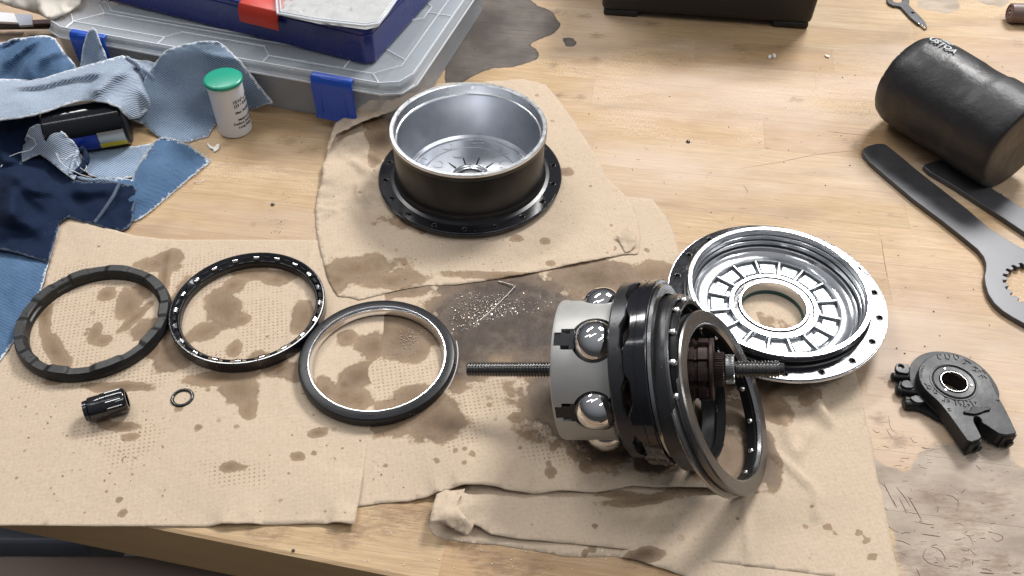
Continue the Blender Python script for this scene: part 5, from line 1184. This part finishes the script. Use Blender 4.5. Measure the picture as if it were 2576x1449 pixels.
rag('dark navy denim rag with a seam, spread under the other rags', [(-60,300,14),(0,294,22),(60,288,30),(110,290,34),(128,305,32),(120,335,26),(100,360,16),(62,385,8),(54,408,5),(98,386,7),(120,403,6),(150,425,6),(184,452,6),(215,458,7),(258,455,7),(300,458,7),(330,466,8),(347,478,6),(340,500,5),(334,530,3),(336,550,2),(325,570,1),(305,580,.8),(268,574,.8),(220,560,2),(170,545,3),(150,560,3),(140,600,3),(120,660,3),(60,640,6),(0,625,8),(-60,620,8)], M_den_navy,
    [(40,470,24),(60,480,26),(20,520,16),(110,470,9),(230,500,7),(60,580,10),(130,520,10),(180,480,8)], rid=1.2, seed=8, wr=1.2, creases=[(*at(60,462)[:2], *at(120,530)[:2], 9, 14),(*at(60,462)[:2], *at(40,600)[:2], 7, 12),(*at(150,500)[:2], *at(300,490)[:2], 4, 12),(*at(0,400)[:2], *at(50,440)[:2], 6, 12),(*at(120,440)[:2], *at(220,540)[:2], -4, 10),(*at(0,560)[:2], *at(120,600)[:2], 5, 12)])
MB().tube([at(*p) for p in [(300,462,12),(286,492,10.5),(268,520,8),(250,545,4.5),(238,560,3)]], 1.3, 8).build('denim_seam', M_den_navy)
tag(bpy.data.objects['denim_seam.001'], 'dark double seam crossing the navy rag', 'seam')
rag('blue denim rag showing at the left edge beside the flat towel', [(-70,610,3),(0,622,3.5),(60,612,3.5),(100,598,3),(142,560,2.5),(148,575,1.6),(128,640,1.6),(112,700,1.6),(95,752,1.2),(70,800,1.2),(32,862,1),(0,906,1),(-70,980,1)], M_den_fade, [(40,700,5)], rid=.8, seed=9)
for i_, (pp_, r_, m_, l_) in enumerate(((
    [(318,142,40),(330,150,39),(345,158,37),(356,172,34),(366,190,30),(372,206,27)], 1.6, M_den_light, 'ragged pale edge curling over the fold at the top of the long strip'),
    ([(398,162,27),(412,166,27),(424,176,25),(430,192,22),(428,210,19),(418,224,17),(408,214,18),(404,196,21),(410,182,24)], 3.4, M_den_blue, 'crumpled frayed knot of denim at the right end of the long strip'),
    ([(196,384,16),(206,372,16),(214,386,14),(216,404,12),(206,420,10),(196,432,9),(186,444,8)], 3.0, M_den_navy, 'dark crumpled hem at the right side of the striped tongue'),
    ([(188,446,7),(205,452,6),(230,454,6),(256,452,6),(280,455,5.5),(302,460,5)], 1.8, M_den_light2, 'pale folded hem between the tongue and the faded rag'),
    ([(196,376,17),(190,392,16),(184,410,14),(180,428,12),(178,440,10)], 1.6, M_den_light, 'rolled striped hem along the right edge of the tongue'))):
    tb = MB().tube([at(*p)+Vector((rd.uniform(-1, 1), rd.uniform(-1, 1), rd.uniform(-.6, .6))) for p in pp_], [r_*rd.uniform(.75, 1.2) for _ in pp_], 10).build('denim_hem', m_, smooth=90)
    uvl = tb.data.uv_layers.new(name='UVMap')
    for lp in tb.data.loops: c_ = tb.data.vertices[lp.vertex_index].co; uvl.data[lp.index].uv = (c_.x+c_.z*.3, c_.y)
    ea = tb.data.attributes.new('edge', 'FLOAT', 'POINT')
    for v_ in tb.data.vertices: ea.data[v_.index].value = rd.uniform(.55, 1)
    sb = tb.modifiers.new('round', 'SUBSURF'); sb.levels = sb.render_levels = 2
    tag(tb, l_, 'hem')
# loose threads
def loose(pts, r=.28, mt=None):
    o = MB().tube([at(*p) for p in pts], r, 5).build('loose_thread', mt or M_white_pl); return o
for lab, pts in (('curl of white thread over the navy rag left of the striped tongue', [(2,420,15),(20,395,17),(45,385,18),(75,378,18),(92,364,20),(84,348,24),(68,342,26),(75,340,26)]),
                 ('loop of white thread on the lower edge of the striped tongue', [(144,386,24),(150,398,20),(165,400,18),(180,390,17),(196,384,15),(204,392,13),(214,408,11),(218,420,11),(212,430,12),(200,420,12),(190,402,14),(186,390,15)]),
                 ('short dark thread by the frayed edge of the faded rag', [(489,455,1.2),(496,459,1.5),(506,457,2),(513,452,1.2)]),
                 ('white fringe thread across the lower edge of the tongue', [(140,384,22),(150,405,17),(165,420,14),(184,430,12),(205,440,12),(230,447,11)])):
    o = loose(pts, .3); tag(o, lab, 'thread')
for i, (px_, l_) in enumerate((((( (380,361,7.8),(400,349,8.8),(414,346,9.3),(440,350,8.8),(470,362,6.8),(495,380,4.3),(515,395,2.4),(530,404,1.4))), 'upper'), ((((530,404,1.2),(500,430,1.4),(470,455,1.4),(440,480,1.4),(410,505,1.4),(385,526,1.4),(360,545,1.4),(338,556,1.4))), 'lower'), (((383,361,7),(366,388,5),(353,408,4.5),(345,432,4.5),(336,448,4.5)), 'left'))):
    mb = MB(); P = [at(*p) for p in px_]
    for a, b in zip(P[:-1], P[1:]):
        m = int((b-a).length/.55)
        for k in range(m):
            p = a.lerp(b, k/m); q = p+Vector((rd.uniform(-1.5, 1.5), rd.uniform(-1.5, 1.5), rd.uniform(-.3, .9))); mb.tube([p, q], rd.uniform(.16, .34), 4)
    o = mb.build('frayed_edge', mat('fray_'+l_, (.66, .68, .70), .9)); tag(o, 'white frayed fringe along the %s edge of the faded blue rag' % l_, 'fringe', kind='stuff')

# ------------------------------------------------------------------ bits in the top left corner
BG = thing('cloth_bundle', 'pale beige folded cloth at the very top left corner', 'cloth')
sheet('cloth_fold', [(-60,-60,60),(-60,-10,60),(0,6,45),(30,18,40),(60,26,36),(90,34,32),(110,40,28),(131,44,26),(150,36,26),(175,26,28),(200,8,30),(215,-30,30),(215,-60,30)], M_cloth_white, 3, wr=1.5, rid=3, thick=2, base=20, parent=BG, inner=[(60,0,60),(150,-10,50)], creases=[(*at(105,-20,40)[:2], *at(132,40,28)[:2], -9, 7)])
CB = thing('paper_stack', 'white and grey papers stacked under the cloth at top left', 'papers')
for i, (o_, z_, m_) in enumerate(([[(-60,22),(0,30),(35,33),(42,50),(46,56),(0,54),(-60,50)], 16, M_white_pl], [[(38,34),(80,36),(82,62),(48,64),(42,50)], 14, M_greyblue], [[(-60,52),(0,56),(45,58),(125,60),(128,68),(0,70),(-60,70)], 9, M_case_black])):
    MB().prism([tuple(at(a, b, z_)[:2]) for a, b in o_], z_-2.2, z_).build('paper_sheet', m_, CB, bevel=.4)
MB().prism([tuple(at(a, b, 12)[:2]) for a, b in [(80,50),(135,48),(131,58),(84,60)]], 9.5, 12).build('dark_strip', mat('dark_red_card', (.06, .02, .025), .5), CB)
t = thing('printed_card', 'printed card corner with black letters standing among the rags at top left', 'card')
cp = [at(40,132,2), at(60,82,26), at(64,84,26), at(102,122,10), at(80,134,2)]
n = (cp[1]-cp[0]).cross(cp[3]-cp[0]).normalized(); vs = [tuple(p) for p in cp]+[tuple(p+n*.4) for p in cp]
MB().add(vs, [(0,1,2,3,4),(9,8,7,6,5)]+[(i, i+5, (i+1) % 5+5, (i+1) % 5) for i in range(5)]).build('card_sheet', M_card, t)
if n.dot(CAM-cp[0]) < 0: n = -n
for s_, off, sz in (('\u25c0W', (at(66,108,15)), 7.5), ('||||', at(50,124,6), 5)):
    vs, fs = text_mesh(s_, sz, .03, True); e1 = (cp[3]-cp[1]).normalized(); e2 = n.cross(e1)
    if e2.z < 0: e2 = -e2
    off = off-n*((off-cp[0]).dot(n))+n*.75
    MB().add([tuple(off+e1*x+e2*y+n*z) for x, y, z in vs], fs).build('lettering', M_ink, t, smooth=0)
t = thing('blue_card', 'small dark blue and cream card edge sticking out of the rags at far left', 'card')
MB().prism([tuple(at(a, b, 27)[:2]) for a, b in [(0,139),(38,129),(45,136),(0,147)]], 26, 27).build('card_sheet', M_label_blue, t)
MB().prism([tuple(at(a, b, 28)[:2]) for a, b in [(-30,150),(0,147),(33,152),(30,160),(0,166),(-30,168)]], 27, 28).build('card_sheet', M_card, t)

# ------------------------------------------------------------------ crumbs, chips and oil beads
def scrap(px_, z_, lab, m_, name='plastic_scrap', th=1.0):
    mb = MB().prism([tuple(at(a, b, z_)[:2]) for a, b in px_], z_-th, z_); o = mb.build(name, m_, bevel=.25); return tag(o, lab, 'scrap')
scrap([(520,361),(524,360),(530,366),(536,369),(541,368),(545,362),(552,361),(552,368),(549,374),(544,378),(538,381),(536,375),(527,372)], 1.4, 'torn white plastic scrap on the wood just below the vial', M_chip)
scrap([(1932,141),(1936,137),(1942,140),(1940,145),(1934,146)], 1.8, 'left one of two white plastic crumbs between the tool case and mallet', M_chip, th=1.6)
scrap([(1944,134),(1949,134),(1953,139),(1950,145),(1945,141)], 2.2, 'right one of two white plastic crumbs between the tool case and mallet', M_chip, th=2.0)
scrap([(2075,136),(2087,139),(2086,144),(2077,141)], 1.4, 'tiny white chip left of the mallet head', M_chip)
scrap([(1172,881),(1176,879),(1190,888),(1192,893),(1187,893),(1174,885)], 1.8, 'short bright metal sliver above the left end of the axle', M_swarf, 'metal_sliver', .8)
o = MB().tube([at(*p) for p in [(1254,708,1.2),(1272,712,1.8),(1296,720,2.2),(1280,738,1.6),(1262,756,1.2),(1240,778,1.2),(1207,806,1.0)]], .42, 6).build('metal_shaving', M_swarf); tag(o, 'long thin bent metal shaving on the dark soaked towel', 'shaving')
rw = random.Random(77); mb = MB(); mk = MB()
def bead(mbx, px_, py_, r, z=.9, flat=.7): p = at(px_, py_, z); mbx.ball((p.x, p.y, z+r*.3), r, 7, 5, sz=flat)
for _ in range(1500):
    g = rw.gauss(0, 1); h = rw.gauss(0, 1); x, y = 1235+g*55, 800+h*48
    if rw.random() < .3: x, y = rw.uniform(1130, 1400), rw.uniform(735, 915)
    if 1128 < x < 1395 and 722 < y < 940 and not (y < 735+(1311-x)*.02): 
        p = at(x, y, .8); a = rw.uniform(0, pi); s_ = rw.uniform(.15, .5)
        mb.box((0, 0, 0), (s_*rw.uniform(.8, 2.2), s_*.8, .25), M=Matrix.Translation((p.x, p.y, 1.1)) @ Matrix.Rotation(a, 4, 'Z') @ Matrix.Rotation(rw.uniform(-.6, .6), 4, 'X'))
for _ in range(60):
    x, y = rw.gauss(1030, 14), rw.gauss(855, 12); bead(mb, x, y, rw.uniform(.2, .4), 1)
tag(mb.build('metal_swarf', M_swarf, smooth=0), 'scatter of bright metal swarf on the soaked dark towel', 'swarf', kind='stuff')
mb = MB()
for _ in range(170): bead(mb, rw.uniform(30, 1700), rw.uniform(1000, 1250), rw.uniform(.25, .55), 1.0)
for _ in range(60): bead(mb, rw.uniform(1050, 1190), rw.uniform(1000, 1140), rw.uniform(.3, .6), 1.0)
for _ in range(70): bead(mb, rw.uniform(830, 1600), rw.uniform(600, 720), rw.uniform(.25, .5), 1.4)
tag(mb.build('oil_beads', M_oil, smooth=80), 'tiny oil beads and grit scattered over the towels', 'oil', kind='stuff')
mb = MB()
for _ in range(160):
    x, y = rw.uniform(640, 2560), rw.uniform(60, 640)
    if rw.random() < .35: x, y = rw.uniform(440, 800), rw.uniform(360, 600)
    bead(mb, x, y, rw.uniform(.2, .5), .1)
for _ in range(40): bead(mb, rw.uniform(900, 1600), rw.uniform(1340, 1440), rw.uniform(.25, .5), .1)
for _ in range(60): bead(mb, rw.uniform(2190, 2576), rw.uniform(1000, 1440), rw.uniform(.2, .4), .1)
tag(mb.build('grit', M_chip, smooth=80), 'pale grit and crumbs scattered over the bare wood', 'grit', kind='stuff')
mb = MB()
for _ in range(150): bead(mb, rw.uniform(640, 2560), rw.uniform(120, 900), rw.uniform(.25, .6), .1)
for (x, y, r) in ((686, 515, 1.6), (1731, 357, 1.8), (1260, 1338, 1.1), (738, 1385, 1.0)): bead(mb, x, y, r, .1)
tag(mb.build('dark_grit', M_oil_dark, smooth=80), 'dark metal crumbs scattered over the bare wood', 'grit', kind='stuff')
